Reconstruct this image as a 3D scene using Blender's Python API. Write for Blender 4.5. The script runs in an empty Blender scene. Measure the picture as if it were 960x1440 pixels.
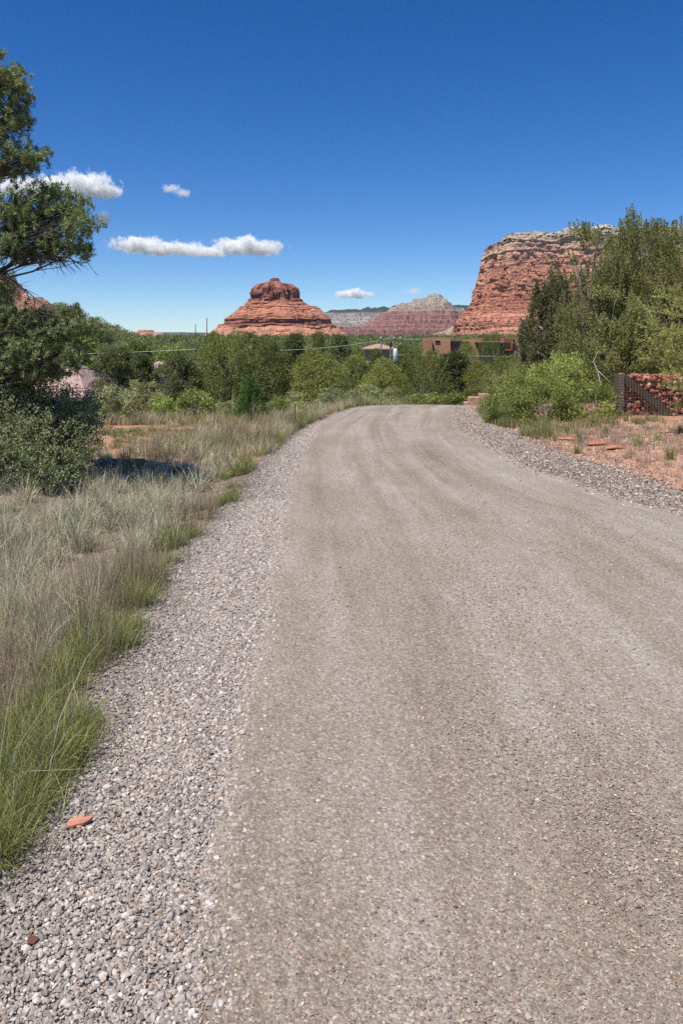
import bpy, math, random
import numpy as np
from mathutils import Vector, Matrix

# ------------------------------------------------------------------ basics
S = bpy.context.scene
COL = S.collection
F = 1120.0            # focal length in reference pixels (28 mm on a 36 mm tall frame)
CAMZ = 1.6
R = math.radians
def Zat(py, Y): return CAMZ - (py - 480.0) / F * Y
def Xat(px, Y): return (px - 480.0) / F * Y
def sm(a, b, x):
    t = np.clip((x - a) / (b - a), 0, 1); return t * t * (3 - 2 * t)

def _h(ix, iy, iz, seed):
    n = (ix * 374761393 + iy * 668265263 + iz * 2147483647 + seed * 974634777) & 0xffffffff
    n = ((n ^ (n >> 13)) * 1274126177) & 0xffffffff
    n = ((n ^ (n >> 16)) * 2246822519) & 0xffffffff
    return ((n ^ (n >> 15)) & 0xffff) / 65535.0
def vnoise(x, y, z=0.0, seed=0):
    x, y, z = np.broadcast_arrays(np.asarray(x, float), np.asarray(y, float), np.asarray(z, float))
    fx, fy, fz = np.floor(x), np.floor(y), np.floor(z)
    ix, iy, iz = fx.astype(np.int64), fy.astype(np.int64), fz.astype(np.int64)
    u, v, w = x - fx, y - fy, z - fz
    u, v, w = u*u*(3-2*u), v*v*(3-2*v), w*w*(3-2*w)
    def L(a, b, t): return a + (b - a) * t
    c = lambda i, j, k: _h(ix + i, iy + j, iz + k, seed)
    return L(L(L(c(0,0,0), c(1,0,0), u), L(c(0,1,0), c(1,1,0), u), v),
             L(L(c(0,0,1), c(1,0,1), u), L(c(0,1,1), c(1,1,1), u), v), w)
def fbm(x, y, z=0.0, seed=0, o=4):
    s, a, t = 0, 1.0, 0
    for k in range(o):
        f = 2.03 ** k
        s = s + a * vnoise(np.asarray(x) * f, np.asarray(y) * f, np.asarray(z) * f, seed + k * 17); t += a; a *= .5
    return s / t * 2 - 1

# ------------------------------------------------------------------ object helpers
def add(name, me, mat=None, parent=None, loc=None):
    o = bpy.data.objects.new(name, me); COL.objects.link(o)
    if mat is not None and me is not None and len(me.materials) == 0: me.materials.append(mat)
    if parent is not None: o.parent = parent
    if loc is not None: o.location = loc
    return o
def tag(o, label=None, cat=None, group=None, kind=None):
    if label: o['label'] = label
    if cat: o['category'] = cat
    if group: o['group'] = group
    if kind: o['kind'] = kind
    return o
def empty(name, loc, rz=0): 
    o = add(name, None, loc=loc); o.rotation_euler.z = rz; o.empty_display_size = .2
    return o
def np_mesh(name, V, Q, tint=None, smooth=False, n=4):
    V = np.asarray(V, np.float32).reshape(-1, 3); Q = np.asarray(Q, np.int32).reshape(-1, n)
    me = bpy.data.meshes.new(name)
    me.vertices.add(len(V)); me.vertices.foreach_set('co', V.ravel())
    me.loops.add(Q.size); me.loops.foreach_set('vertex_index', Q.ravel())
    me.polygons.add(len(Q)); me.polygons.foreach_set('loop_start', np.arange(len(Q), dtype=np.int32) * n)
    try: me.polygons.foreach_set('loop_total', np.full(len(Q), n, np.int32))
    except Exception: pass
    me.polygons.foreach_set('use_smooth', np.full(len(Q), smooth))
    if tint is not None:
        a = me.color_attributes.new('tint', 'FLOAT_COLOR', 'POINT')
        c = np.ones((len(V), 4), np.float32); c[:, :3] = tint
        a.data.foreach_set('color', c.ravel())
    me.update(calc_edges=True)
    return me
class MB:
    def __init__(s): s.v, s.q, s.t, s.n = [], [], [], 0
    def raw(s, V, Q, tint=(1, 1, 1)):
        V = np.asarray(V, float).reshape(-1, 3)
        s.v.append(V); s.q.append(np.asarray(Q, int).reshape(-1, 4) + s.n)
        s.t.append(np.broadcast_to(np.asarray(tint, float), V.shape)); s.n += len(V); return s
    def box(s, c, d, rz=0, tint=(1, 1, 1), ry=0, bev=0):
        d = np.array(d) / 2
        V = np.array([[x, y, z] for x in (-1, 1) for y in (-1, 1) for z in (-1, 1)], float) * d
        Q = [[0,1,3,2],[4,6,7,5],[0,4,5,1],[2,3,7,6],[0,2,6,4],[1,5,7,3]]
        M = np.array(Matrix.Rotation(rz, 3, 'Z') @ Matrix.Rotation(ry, 3, 'Y'))
        return s.raw(V @ M.T + np.array(c), Q, tint)
    def tube(s, P, r, sides=6, tint=(1, 1, 1)):
        P = np.asarray(P, float); k = len(P); r = np.broadcast_to(np.asarray(r, float), (k,))
        T = np.gradient(P, axis=0); T /= np.linalg.norm(T, axis=1)[:, None] + 1e-9
        up = np.array([0, 0, 1.0]) if abs(T[0][2]) < .9 else np.array([1.0, 0, 0])
        A = np.cross(T, up); A /= np.linalg.norm(A, axis=1)[:, None] + 1e-9
        B = np.cross(T, A); th = np.arange(sides) * 2 * math.pi / sides
        V = P[:, None] + (A[:, None] * np.cos(th)[None, :, None] + B[:, None] * np.sin(th)[None, :, None]) * r[:, None, None]
        i, j = np.meshgrid(np.arange(k - 1), np.arange(sides), indexing='ij'); j2 = (j + 1) % sides
        Q = np.stack([i*sides+j, i*sides+j2, (i+1)*sides+j2, (i+1)*sides+j], -1).reshape(-1, 4)
        V = V.reshape(-1, 3); n = len(V); V = np.vstack([V, P[0], P[-1]])
        caps = [[n, (a+2) % sides, (a+1) % sides, a] for a in range(0, sides, 2)] + \
               [[n+1, (k-1)*sides + a, (k-1)*sides + (a+1) % sides, (k-1)*sides + (a+2) % sides] for a in range(0, sides, 2)]
        return s.raw(V, np.vstack([Q, caps]), tint)
    def mesh(s, name='m', smooth=False):
        return np_mesh(name, np.vstack(s.v), np.vstack(s.q), np.vstack(s.t), smooth)
    def build(s, name, mat, parent=None, smooth=False): return add(name, s.mesh(name, smooth), mat, parent)

# ------------------------------------------------------------------ materials
class NT:
    def __init__(s, name):
        s.m = bpy.data.materials.new(name); s.m.use_nodes = True; s.t = s.m.node_tree
        s.p = s.t.nodes['Principled BSDF']; s.out = s.t.nodes['Material Output']
    def n(s, k, **kw):
        x = s.t.nodes.new(k)
        for a, b in kw.items():
            if a in x.inputs.keys() if not hasattr(x, a) else False: x.inputs[a].default_value = b
            else: setattr(x, a, b)
        return x
    def l(s, a, b): s.t.links.new(a, b)
    def noise(s, vec, scale, detail=4, rough=.55, dist=0):
        x = s.n('ShaderNodeTexNoise'); x.inputs['Scale'].default_value = scale; x.inputs['Detail'].default_value = detail
        x.inputs['Roughness'].default_value = rough; x.inputs['Distortion'].default_value = dist
        if vec is not None: s.l(vec, x.inputs['Vector'])
        return x.outputs['Fac']
    def math(s, op, a, b=None, c=None, clamp=False):
        x = s.n('ShaderNodeMath'); x.operation = op; x.use_clamp = clamp
        for i, v in enumerate((a, b, c)):
            if v is None: continue
            if isinstance(v, (int, float)): x.inputs[i].default_value = v
            else: s.l(v, x.inputs[i])
        return x.outputs[0]
    def ramp(s, fac, stops, interp='LINEAR'):
        x = s.n('ShaderNodeValToRGB'); x.color_ramp.interpolation = interp
        e = x.color_ramp.elements
        while len(e) < len(stops): e.new(.5)
        for i, (p, c) in enumerate(stops):
            e[i].position = p; e[i].color = (*c, 1) if not isinstance(c, (int, float)) else (c, c, c, 1)
        s.l(fac, x.inputs[0]); return x.outputs[0]
    def mix(s, fac, a, b, mode='MIX'):
        x = s.n('ShaderNodeMix'); x.data_type = 'RGBA'; x.blend_type = mode
        for i, v in ((0, fac), (6, a), (7, b)):
            if isinstance(v, (int, float)): x.inputs[i].default_value = v if i == 0 else (v, v, v, 1)
            elif isinstance(v, tuple): x.inputs[i].default_value = (*v, 1)
            else: s.l(v, x.inputs[i])
        return x.outputs[2]
    def sstep(s, v, a, b):
        x = s.n('ShaderNodeMapRange'); x.interpolation_type = 'SMOOTHSTEP'
        s.l(v, x.inputs[0]); x.inputs[1].default_value = a; x.inputs[2].default_value = b
        return x.outputs[0]
    def scale(s, vec, v):
        x = s.n('ShaderNodeVectorMath'); x.operation = 'MULTIPLY'; s.l(vec, x.inputs[0]); x.inputs[1].default_value = v
        return x.outputs[0]
    def pos(s): return s.n('ShaderNodeNewGeometry').outputs['Position']
    def bump(s, h, strength=.5, dist=.02, normal=None):
        x = s.n('ShaderNodeBump'); x.inputs['Strength'].default_value = strength; x.inputs['Distance'].default_value = dist
        s.l(h, x.inputs['Height'])
        if normal is not None: s.l(normal, x.inputs['Normal'])
        return x.outputs[0]
    def end(s, col, rough=.9, normal=None, spec=.2):
        if isinstance(col, tuple): s.p.inputs['Base Color'].default_value = (*col, 1)
        else: s.l(col, s.p.inputs['Base Color'])
        s.p.inputs['Roughness'].default_value = rough
        s.p.inputs['Specular IOR Level'].default_value = spec
        if normal is not None: s.l(normal, s.p.inputs['Normal'])
        return s.m

def m_foliage(name, trans=.35, rough=.55, spec=.3, vary=.25):
    k = NT(name)
    a = k.n('ShaderNodeAttribute'); a.attribute_name = 'tint'
    oi = k.n('ShaderNodeObjectInfo')
    v = k.math('MULTIPLY_ADD', oi.outputs['Random'], vary, 1 - vary / 2)
    c = k.mix(1.0, a.outputs['Color'], v, 'MULTIPLY')
    gm = 1.85
    c = k.mix(1.0, c, (gm * 1.06, gm, gm * .9), 'MULTIPLY') if name != 'grass' else c
    k.l(c, k.p.inputs['Base Color']); k.p.inputs['Roughness'].default_value = rough
    k.p.inputs['Specular IOR Level'].default_value = spec
    tr = k.n('ShaderNodeBsdfTranslucent'); k.l(c, tr.inputs[0])
    mx = k.n('ShaderNodeMixShader'); mx.inputs[0].default_value = trans
    k.l(k.p.outputs[0], mx.inputs[1]); k.l(tr.outputs[0], mx.inputs[2]); k.l(mx.outputs[0], k.out.inputs[0])
    return k.m
M_LEAF = m_foliage('leaf', .45, .6, .25, .45)
M_NEEDLE = m_foliage('needle', .3, .5)
M_WAXY = m_foliage('waxy_leaf', .3, .65, .2)
M_GRASS = m_foliage('grass', .35, .6, .25, 0)

def m_tint(name, rough=.85, spec=.25, nscale=0, amt=.3):
    k = NT(name); a = k.n('ShaderNodeAttribute'); a.attribute_name = 'tint'; c = a.outputs['Color']; nm = None
    if nscale:
        nz = k.noise(k.pos(), nscale, 5, .65)
        c = k.mix(1.0, c, k.ramp(nz, [(.25, 1 - amt), (.75, 1 + amt * .6)]), 'MULTIPLY')
        nm = k.bump(nz, .5, .3 / nscale)
    return k.end(c, rough, nm, spec)
M_STONE = m_tint('pebble', .75, .3, 220, .25)
M_BARK = m_tint('bark', .95, .1, 30, .5)
M_ROCK = m_tint('red_rock', .9, .15, 25, .35)
M_STUCCO = m_tint('stucco', .95, .1, 3, .15)
M_METAL = m_tint('painted_metal', .5, .5, 8, .2)
M_ROOF = m_tint('roof_tile', .9, .15, 6, .25)

def m_wood():
    k = NT('weathered_wood'); a = k.n('ShaderNodeAttribute'); a.attribute_name = 'tint'
    tc = k.n('ShaderNodeTexCoord').outputs['Object']
    nz = k.noise(k.scale(tc, (60, 60, 4)), 1, 5, .6)
    c = k.mix(1.0, a.outputs['Color'], k.ramp(nz, [(.3, .55), (.7, 1.3)]), 'MULTIPLY')
    return k.end(c, .9, k.bump(nz, .6, .01), .15)
M_WOOD = m_wood()
def m_glass():
    k = NT('window_glass'); k.p.inputs['Base Color'].default_value = (.02, .025, .03, 1); k.p.inputs['Roughness'].default_value = .08
    return k.m
M_GLASS = m_glass()

# sandstone: flat lying strata by height, joints, scrub on the ledges
def m_sandstone(name, zs, stops, veg=(.035, .05, .02), veg_amt=.5, band=.06, bd=3.5, vegscale=.16, sat=.82, capveg=0.0):
    k = NT(name); P = k.pos()
    sep = k.n('ShaderNodeSeparateXYZ'); k.l(P, sep.inputs[0]); z = sep.outputs[2]
    big = k.noise(P, .012, 3)
    zw = k.math('ADD', z, k.math('MULTIPLY', k.math('SUBTRACT', big, .5), 8))
    comb = k.n('ShaderNodeCombineXYZ'); k.l(zw, comb.inputs[2])
    x2 = k.scale(P, (.012, .012, 0)); add_ = k.n('ShaderNodeVectorMath'); add_.operation = 'ADD'
    k.l(x2, add_.inputs[0]); k.l(comb.outputs[0], add_.inputs[1])
    st = k.noise(add_.outputs[0], band * 4, 6, .7)
    zn = k.math('DIVIDE', k.math('SUBTRACT', zw, zs[0]), zs[1] - zs[0])
    base = k.ramp(zn, stops)
    hsv = k.n('ShaderNodeHueSaturation'); hsv.inputs['Saturation'].default_value = sat; k.l(base, hsv.inputs['Color']); base = hsv.outputs[0]
    c = k.mix(1.0, base, k.ramp(st, [(.28, (.7, .64, .64)), (.45, (.95, .93, .93)), (.55, (1.05, 1.02, 1.0)), (.76, (1.45, 1.45, 1.4))]), 'MULTIPLY')
    vs = k.noise(k.scale(P, (.09, .09, .015)), 1, 5, .65)
    c = k.mix(1.0, c, k.ramp(vs, [(.32, (.66, .6, .6)), (.5, (1, 1, 1)), (.7, (1.15, 1.13, 1.1))]), 'MULTIPLY')
    fine = k.noise(k.scale(P, (.35, .35, .12)), 1, 6, .7)
    c = k.mix(1.0, c, k.ramp(fine, [(.3, .72), (.7, 1.22)]), 'MULTIPLY')
    # scrub: spots on flatter ground
    g = k.n('ShaderNodeNewGeometry'); ns = k.n('ShaderNodeSeparateXYZ'); k.l(g.outputs['True Normal'], ns.inputs[0])
    flat = k.math('MAXIMUM', k.sstep(ns.outputs[2], .4, .75), k.math('MULTIPLY', k.sstep(zn, .84, .87), capveg))
    vo = k.n('ShaderNodeTexVoronoi'); vo.inputs['Scale'].default_value = vegscale; k.l(P, vo.inputs['Vector'])
    spot = k.sstep(vo.outputs['Distance'], .42, .3)
    patch0 = k.sstep(k.noise(P, .02, 4), .62 - veg_amt * .4, .72 - veg_amt * .4)
    patch = k.math('MAXIMUM', patch0, k.math('MULTIPLY', k.sstep(zn, .84, .87), capveg))
    f = k.math('MULTIPLY', k.math('MULTIPLY', spot, patch), flat)
    f = k.math('MULTIPLY', f, .95)
    c = k.mix(f, c, veg)
    h = k.math('ADD', k.math('MULTIPLY', st, .7), k.math('MULTIPLY', fine, .6))
    return k.end(c, .95, k.bump(h, 1.0, bd), .08)

# ------------------------------------------------------------------ world, sun, camera
SUN_EL, SUN_AZ = R(64), math.atan2(-0.66, -0.62)
w = bpy.data.worlds.new("World"); S.world = w; w.use_nodes = True
wt = w.node_tree; bg = wt.nodes['Background']
sk = wt.nodes.new('ShaderNodeTexSky'); sk.sky_type = 'NISHITA'; sk.sun_disc = False
sk.sun_elevation = SUN_EL; sk.sun_rotation = SUN_AZ % (2 * math.pi)
sk.altitude = 1300; sk.air_density = .85; sk.dust_density = 0.0; sk.ozone_density = 1.6
hs = wt.nodes.new('ShaderNodeHueSaturation'); hs.inputs['Hue'].default_value = .509; hs.inputs['Saturation'].default_value = 1.3; hs.inputs['Value'].default_value = .86
mm = wt.nodes.new('ShaderNodeMix'); mm.data_type = 'RGBA'; mm.blend_type = 'MULTIPLY'; mm.inputs[0].default_value = 1; mm.inputs[7].default_value = (.84, .92, 1.0, 1)
wt.links.new(sk.outputs[0], mm.inputs[6]); wt.links.new(mm.outputs[2], hs.inputs['Color']); wt.links.new(hs.outputs[0], bg.inputs[0]); bg.inputs[1].default_value = .1
sd = bpy.data.lights.new('sun', 'SUN'); sd.energy = 4.4; sd.angle = R(.5); sd.color = (1, .955, .89)
so = add('sun', None) if False else bpy.data.objects.new('sun', sd); COL.objects.link(so)
d = Vector((math.sin(SUN_AZ) * math.cos(SUN_EL), math.cos(SUN_AZ) * math.cos(SUN_EL), math.sin(SUN_EL)))
so.rotation_euler = d.to_track_quat('Z', 'Y').to_euler(); so.location = d * 50
cd = bpy.data.cameras.new('camera'); cam = bpy.data.objects.new('camera', cd); COL.objects.link(cam); S.camera = cam
cam.location = (0, 0, CAMZ); cam.rotation_euler = (R(90), 0, 0)
cd.sensor_fit = 'VERTICAL'; cd.sensor_height = 36; cd.lens = 28; cd.shift_y = -240 / 1440.0
cd.clip_start = .05; cd.clip_end = 60000
S.view_settings.view_transform = 'Standard'; S.view_settings.look = 'None'; S.view_settings.gamma = 1; S.view_settings.exposure = .55
S.view_settings.use_curve_mapping = False
S.cycles.use_denoising = False
S.cycles.max_bounces = 8; S.cycles.volume_bounces = 5; S.cycles.transparent_max_bounces = 8
S.cycles.diffuse_bounces = 3; S.cycles.glossy_bounces = 2; S.cycles.transmission_bounces = 4
S.cycles.caustics_reflective = False; S.cycles.caustics_refractive = False

# ------------------------------------------------------------------ terrain
YE = np.array([-5, 1.9, 2.9, 4, 5.6, 8.1, 10.5, 12.5, 14.9, 17, 19.3, 21.5, 24, 28, 33])
LEDGE = np.array([-1.0, -1.0, -1.02, -1.06, -1.16, -1.02, -1.03, -.9, -.67, -.25, .34, 1.2, 2.5, 5.5, 11])
YR = np.array([-5, 2, 5, 7.4, 8.4, 9.7, 10.9, 12.2, 14.7, 17, 19.9, 22, 25, 28, 33])
REDGE = np.array([4.1, 4.1, 3.9, 3.6, 3.48, 3.45, 3.1, 2.98, 2.89, 2.95, 3.3, 4.2, 5.9, 8.3, 13.5])
LIN = np.array([(-5, -.27), (1.9, -.27), (4.7, -.34), (8.1, -.5), (11.2, -.5), (14.9, -.33), (18.9, .36), (21.5, 1.3), (25, 3.2), (33, 11.2)])
RIN = np.array([(-5, 3.6), (2, 3.6), (5, 3.45), (7.4, 3.15), (7.8, 2.9), (9, 2.6), (9.85, 2.37), (12.2, 2.18), (14.5, 2.2), (16.5, 2.35), (18.9, 2.7), (22, 3.8), (25, 5.4), (33, 13.3)])
def ledge(Y): return np.interp(Y, YE, LEDGE)
def redge(Y): return np.interp(Y, YR, REDGE)
DY = [-60, 19, 20.2, 22, 25, 30, 40, 60, 100, 200, 400, 600, 1000, 1400, 3000, 6000, 30000]
DZ = [0, 0, -.04, -.3, -.62, -1.15, -1.75, -3.1, -4.4, -3.2, -3.5, 0, 4, 9.5, 12, 15, 20]
LY = [-60, 11, 16, 20, 25, 30]
LZ = [0, 0, -.12, -.36, -.7, -1.15]
def height(X, Y):
    X = np.asarray(X, float); Y = np.asarray(Y, float)
    b = np.interp(Y, DY, DZ)
    l = np.interp(Y, LY, LZ)
    t = sm(0, 2.0, ledge(Y) - .2 - X)
    z = b * (1 - t) + np.minimum(b, np.where(Y < 30, l, b)) * t
    offl = np.clip(ledge(Y) - X, 0, None); offr = np.clip(X - redge(Y), 0, None)
    z = z + .16 * sm(0, 2.2, offr) * sm(26, 18, Y)
    z = z - .07 * sm(0, .6, offl) + .07 * sm(.6, 2.5, offl)
    off = offl + offr
    z = z + sm(0, 1.2, off) * (.05 * fbm(X * .7, Y * .7, 3, 5, 4) + .012 * fbm(X * 5, Y * 5, 3, 6, 3))
    z = z + sm(60, 300, Y) * 1.2 * fbm(X * .006, Y * .006, 2, 7, 3)
    return z
def hz(X, Y): return float(height(X, Y))

def stretched(a, b, n0, growth, center=0.0, step0=.12):
    out = [0.0]; s = step0
    while out[-1] < b: out.append(out[-1] + s); s *= growth
    return out
xs = np.array(stretched(0, 13500, 0, 1.028, step0=.09)); xs = np.concatenate([-xs[:0:-1], xs])
ys = np.array(stretched(0, 13500, 0, 1.017, step0=.07)); ys = np.concatenate([-np.array([60, 30, 15, 8, 4, 2, 1, .4])[0:8], ys])
GX, GY = np.meshgrid(xs, ys, indexing='ij')
GZ = height(GX, GY)
i, j = np.meshgrid(np.arange(len(xs) - 1), np.arange(len(ys) - 1), indexing='ij'); n1 = len(ys)
GQ = np.stack([i*n1+j, (i+1)*n1+j, (i+1)*n1+j+1, i*n1+j+1], -1)

def m_ground():
    k = NT('ground'); P = k.pos()
    sep = k.n('ShaderNodeSeparateXYZ'); k.l(P, sep.inputs[0]); X, Y = sep.outputs[0], sep.outputs[1]
    n1 = k.noise(P, .55, 5, .6); n2 = k.noise(P, 14, 6, .7); n3 = k.noise(P, 90, 4, .7)
    red = k.ramp(n2, [(.3, (.30, .13, .07)), (.5, (.42, .23, .14)), (.74, (.50, .36, .26))])
    dirt = k.ramp(n2, [(.3, (.10, .075, .05)), (.55, (.21, .165, .12)), (.75, (.31, .26, .20))])
    grass = k.ramp(n2, [(.3, (.06, .075, .025)), (.6, (.13, .14, .06)), (.75, (.22, .2, .11))])
    right = k.sstep(X, 1.5, 2.5)
    lred = k.math('MULTIPLY', k.sstep(n1, .38, .5), k.sstep(Y, 10.0, 12))
    c = k.mix(k.math('MAXIMUM', right, lred), dirt, red)
    c = k.mix(k.math('MULTIPLY', k.sstep(n1, .58, .7), .7), c, grass)
    c = k.mix(k.sstep(Y, 19, 26), c, grass)
    far = k.ramp(k.noise(P, .012, 5, .6), [(.35, (.03, .04, .018)), (.55, (.055, .065, .03)), (.75, (.16, .10, .06))])
    c = k.mix(k.sstep(Y, 60, 130), c, far)
    c = k.mix(1.0, c, k.ramp(n3, [(.3, .75), (.7, 1.2)]), 'MULTIPLY')
    return k.end(c, .95, k.bump(k.math('ADD', n2, n3), .5, .03), .1)
g = add('ground', np_mesh('ground', np.stack([GX, GY, GZ], -1), GQ, smooth=True), m_ground()); tag(g, kind='structure')

# road sheet: uv across / along
def strip(name, fl, fr, y0, y1, ny, nx, lift, mat, jit=.03, crown=0.0, seed=3):
    Y = np.linspace(y0, y1, ny); u = np.linspace(0, 1, nx)
    L_ = fl(Y) + jit * fbm(Y * 1.7, 0 * Y, 1, seed, 4); R_ = fr(Y) + jit * fbm(Y * 1.7, 0 * Y + 9, 1, seed, 4)
    XX = L_[:, None] + (R_ - L_)[:, None] * u[None]; YY = np.repeat(Y[:, None], nx, 1)
    ZZ = height(XX, YY) + lift + crown * (1 - (2 * u[None] - 1) ** 2)
    ZZ = ZZ + .006 * fbm(XX * 1.2, YY * .6, 0, seed, 3) * crown / .03 if crown else ZZ
    i, j = np.meshgrid(np.arange(ny - 1), np.arange(nx - 1), indexing='ij')
    Q = np.stack([i*nx+j, i*nx+j+1, (i+1)*nx+j+1, (i+1)*nx+j], -1)
    me = np_mesh(name, np.stack([XX, YY, ZZ], -1), Q, smooth=True)
    uv = me.uv_layers.new(name='along')
    U = np.stack([np.repeat(u[None], ny, 0), YY], -1).reshape(-1, 2)
    uv.data.foreach_set('uv', U[Q.reshape(-1)].astype(np.float32).ravel())
    o = add(name, me, mat); tag(o, kind='structure'); return o
def m_road():
    k = NT('road_gravel'); P = k.pos()
    uv = k.n('ShaderNodeUVMap'); uv.uv_map = 'along'
    a = k.noise(k.scale(uv.outputs[0], (11, .16, 1)), 1, 5, .62, .5)      # wheel tracks along the road
    b = k.noise(k.scale(P, (1.5, .75, 1)), .9, 6, .62)
    e = k.noise(P, 45, 6, .75)
    vo = k.n('ShaderNodeTexVoronoi'); vo.inputs['Scale'].default_value = 110; k.l(P, vo.inputs['Vector'])
    vo2 = k.n('ShaderNodeTexVoronoi'); vo2.inputs['Scale'].default_value = 48; k.l(P, vo2.inputs['Vector'])
    c = k.ramp(k.math('ADD', k.math('MULTIPLY', a, .6), k.math('MULTIPLY', b, .4)),
               [(.33, (.215, .165, .122)), (.5, (.295, .244, .195)), (.66, (.375, .332, .29))])
    c = k.mix(1.0, c, k.ramp(e, [(.28, .62), (.5, .98), (.72, 1.3)]), 'MULTIPLY')
    vc = k.n('ShaderNodeSeparateColor'); k.l(vo.outputs['Color'], vc.inputs[0])
    st = k.ramp(vc.outputs[0], [(0, .62), (.4, .9), (.85, 1.1), (1, 1.65)])
    c = k.mix(.75, c, k.mix(1.0, c, st, 'MULTIPLY'))
    v2 = k.n('ShaderNodeSeparateColor'); k.l(vo2.outputs['Color'], v2.inputs[0])
    pick = k.math('MULTIPLY', k.sstep(v2.outputs[1], .8, .84), k.sstep(vo2.outputs['Distance'], .42, .36))
    c = k.mix(k.math('MULTIPLY', pick, .7), c, k.ramp(v2.outputs[0], [(0, (.12, .1, .09)), (.5, (.3, .26, .23)), (1, (.55, .5, .46))]))
    h = k.math('ADD', k.math('MULTIPLY', vo.outputs['Distance'], -.8), k.math('ADD', e, k.math('MULTIPLY', pick, .6)))
    return k.end(c, .9, k.bump(h, .8, .008), .15)
def m_shoulder(dark):
    k = NT('shoulder_gravel'); P = k.pos()
    vo = k.n('ShaderNodeTexVoronoi'); vo.inputs['Scale'].default_value = 55; k.l(P, vo.inputs['Vector'])
    vc = k.n('ShaderNodeSeparateColor'); k.l(vo.outputs['Color'], vc.inputs[0])
    c = k.ramp(vc.outputs[0], [(0, (.13, .115, .10)), (.35, (.26, .235, .21)), (.7, (.36, .33, .30)), (1, (.58, .55, .5))])
    c = k.mix(k.sstep(vo.outputs['Distance'], .35, .6), c, (.05, .042, .036))
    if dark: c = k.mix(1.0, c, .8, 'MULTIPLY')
    return k.end(c, .85, k.bump(k.math('MULTIPLY', vo.outputs['Distance'], -1), 1, .012), .2)
ip = lambda A: (lambda Y: np.interp(Y, A[:, 0], A[:, 1]))
lin, rin = ip(LIN), ip(RIN)
strip('road', lambda Y: lin(Y) - .12, lambda Y: rin(Y) + .12, -4, 33, 900, 60, .008, m_road(), .04, .03)
strip('road_shoulder', ledge, lambda Y: lin(Y) + .02, -4, 33, 900, 16, .004, m_shoulder(False), .05)
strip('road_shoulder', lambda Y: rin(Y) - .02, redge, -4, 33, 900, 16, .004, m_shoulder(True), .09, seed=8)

# ------------------------------------------------------------------ stones
def ico():
    t = (1 + 5 ** .5) / 2
    V = np.array([[-1,t,0],[1,t,0],[-1,-t,0],[1,-t,0],[0,-1,t],[0,1,t],[0,-1,-t],[0,1,-t],[t,0,-1],[t,0,1],[-t,0,-1],[-t,0,1]], float)
    Fc = np.array([[0,11,5],[0,5,1],[0,1,7],[0,7,10],[0,10,11],[1,5,9],[5,11,4],[11,10,2],[10,7,6],[7,1,8],[3,9,4],[3,4,2],[3,2,6],[3,6,8],[3,8,9],[4,9,5],[2,4,11],[6,2,10],[8,6,7],[9,8,1]])
    return V / np.linalg.norm(V[0]), Fc
OCT = (np.array([[1,0,0],[-1,0,0],[0,1,0],[0,-1,0],[0,0,1],[0,0,-1]], float),
       np.array([[0,2,4],[2,1,4],[1,3,4],[3,0,4],[2,0,5],[1,2,5],[3,1,5],[0,3,5]]))
ICO = ico()
def stones(name, X, Y, size, tint, rng, mat, tmpl=ICO, sink=.25, zoff=0.0, flat=.6, parent=None, Z=None, jit=.22, smooth=False):
    T, Fc = tmpl; n = len(X); m = len(T)
    V = T[None] * (1 + rng.uniform(-jit, jit, (n, m, 1)))
    sc = np.stack([rng.uniform(.8, 1.35, n), rng.uniform(.65, 1, n), rng.uniform(flat * .7, flat * 1.3, n)], -1) * size[:, None] * .5
    V = V * sc[:, None]
    a = rng.uniform(0, 6.28, n); tx = rng.normal(0, .35, n); ty = rng.normal(0, .35, n)
    c, s_ = np.cos(a), np.sin(a)
    x = V[..., 0] * c[:, None] - V[..., 1] * s_[:, None]; y = V[..., 0] * s_[:, None] + V[..., 1] * c[:, None]; z = V[..., 2]
    z, y = z * np.cos(tx)[:, None] + y * np.sin(tx)[:, None], y * np.cos(tx)[:, None] - z * np.sin(tx)[:, None]
    z, x = z * np.cos(ty)[:, None] + x * np.sin(ty)[:, None], x * np.cos(ty)[:, None] - z * np.sin(ty)[:, None]
    if Z is None: Z = height(X, Y)
    zc = Z + zoff + sc[:, 2] * (1 - 2 * sink)
    V = np.stack([x + X[:, None], y + Y[:, None], z + zc[:, None]], -1)
    Q = (Fc[None] + (np.arange(n) * m)[:, None, None]).reshape(-1, 3)
    me = np_mesh(name, V, Q, np.repeat(tint, m, 0), smooth=smooth, n=3)
    return add(name, me, mat, parent)
def pebble_cols(n, rng, dark=1.0):
    pal = np.array([(.21,.19,.18),(.30,.275,.26),(.40,.38,.365),(.14,.125,.118),(.56,.545,.525),(.33,.27,.23),(.36,.25,.17),(.29,.19,.15),(.17,.185,.195),(.26,.235,.225),(.45,.41,.38)])
    p = np.array([.18,.2,.14,.12,.06,.07,.03,.012,.04,.11,.05]); p /= p.sum()
    return pal[rng.choice(len(pal), n, p=p)] * rng.uniform(.8, 1.2, (n, 1)) * dark * np.array([1.06, .99, .92])
def perspY(rng, n, y0, y1, p=1.0):
    u = rng.uniform(0, 1, n)
    if p == 1: return y0 * (y1 / y0) ** u
    q = 1 - p; return (y0 ** q + u * (y1 ** q - y0 ** q)) ** (1 / q)
rng = np.random.default_rng(4)
def inview(X, Y, m=.15): return np.abs(X) < (480 / F) * Y + m
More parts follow.
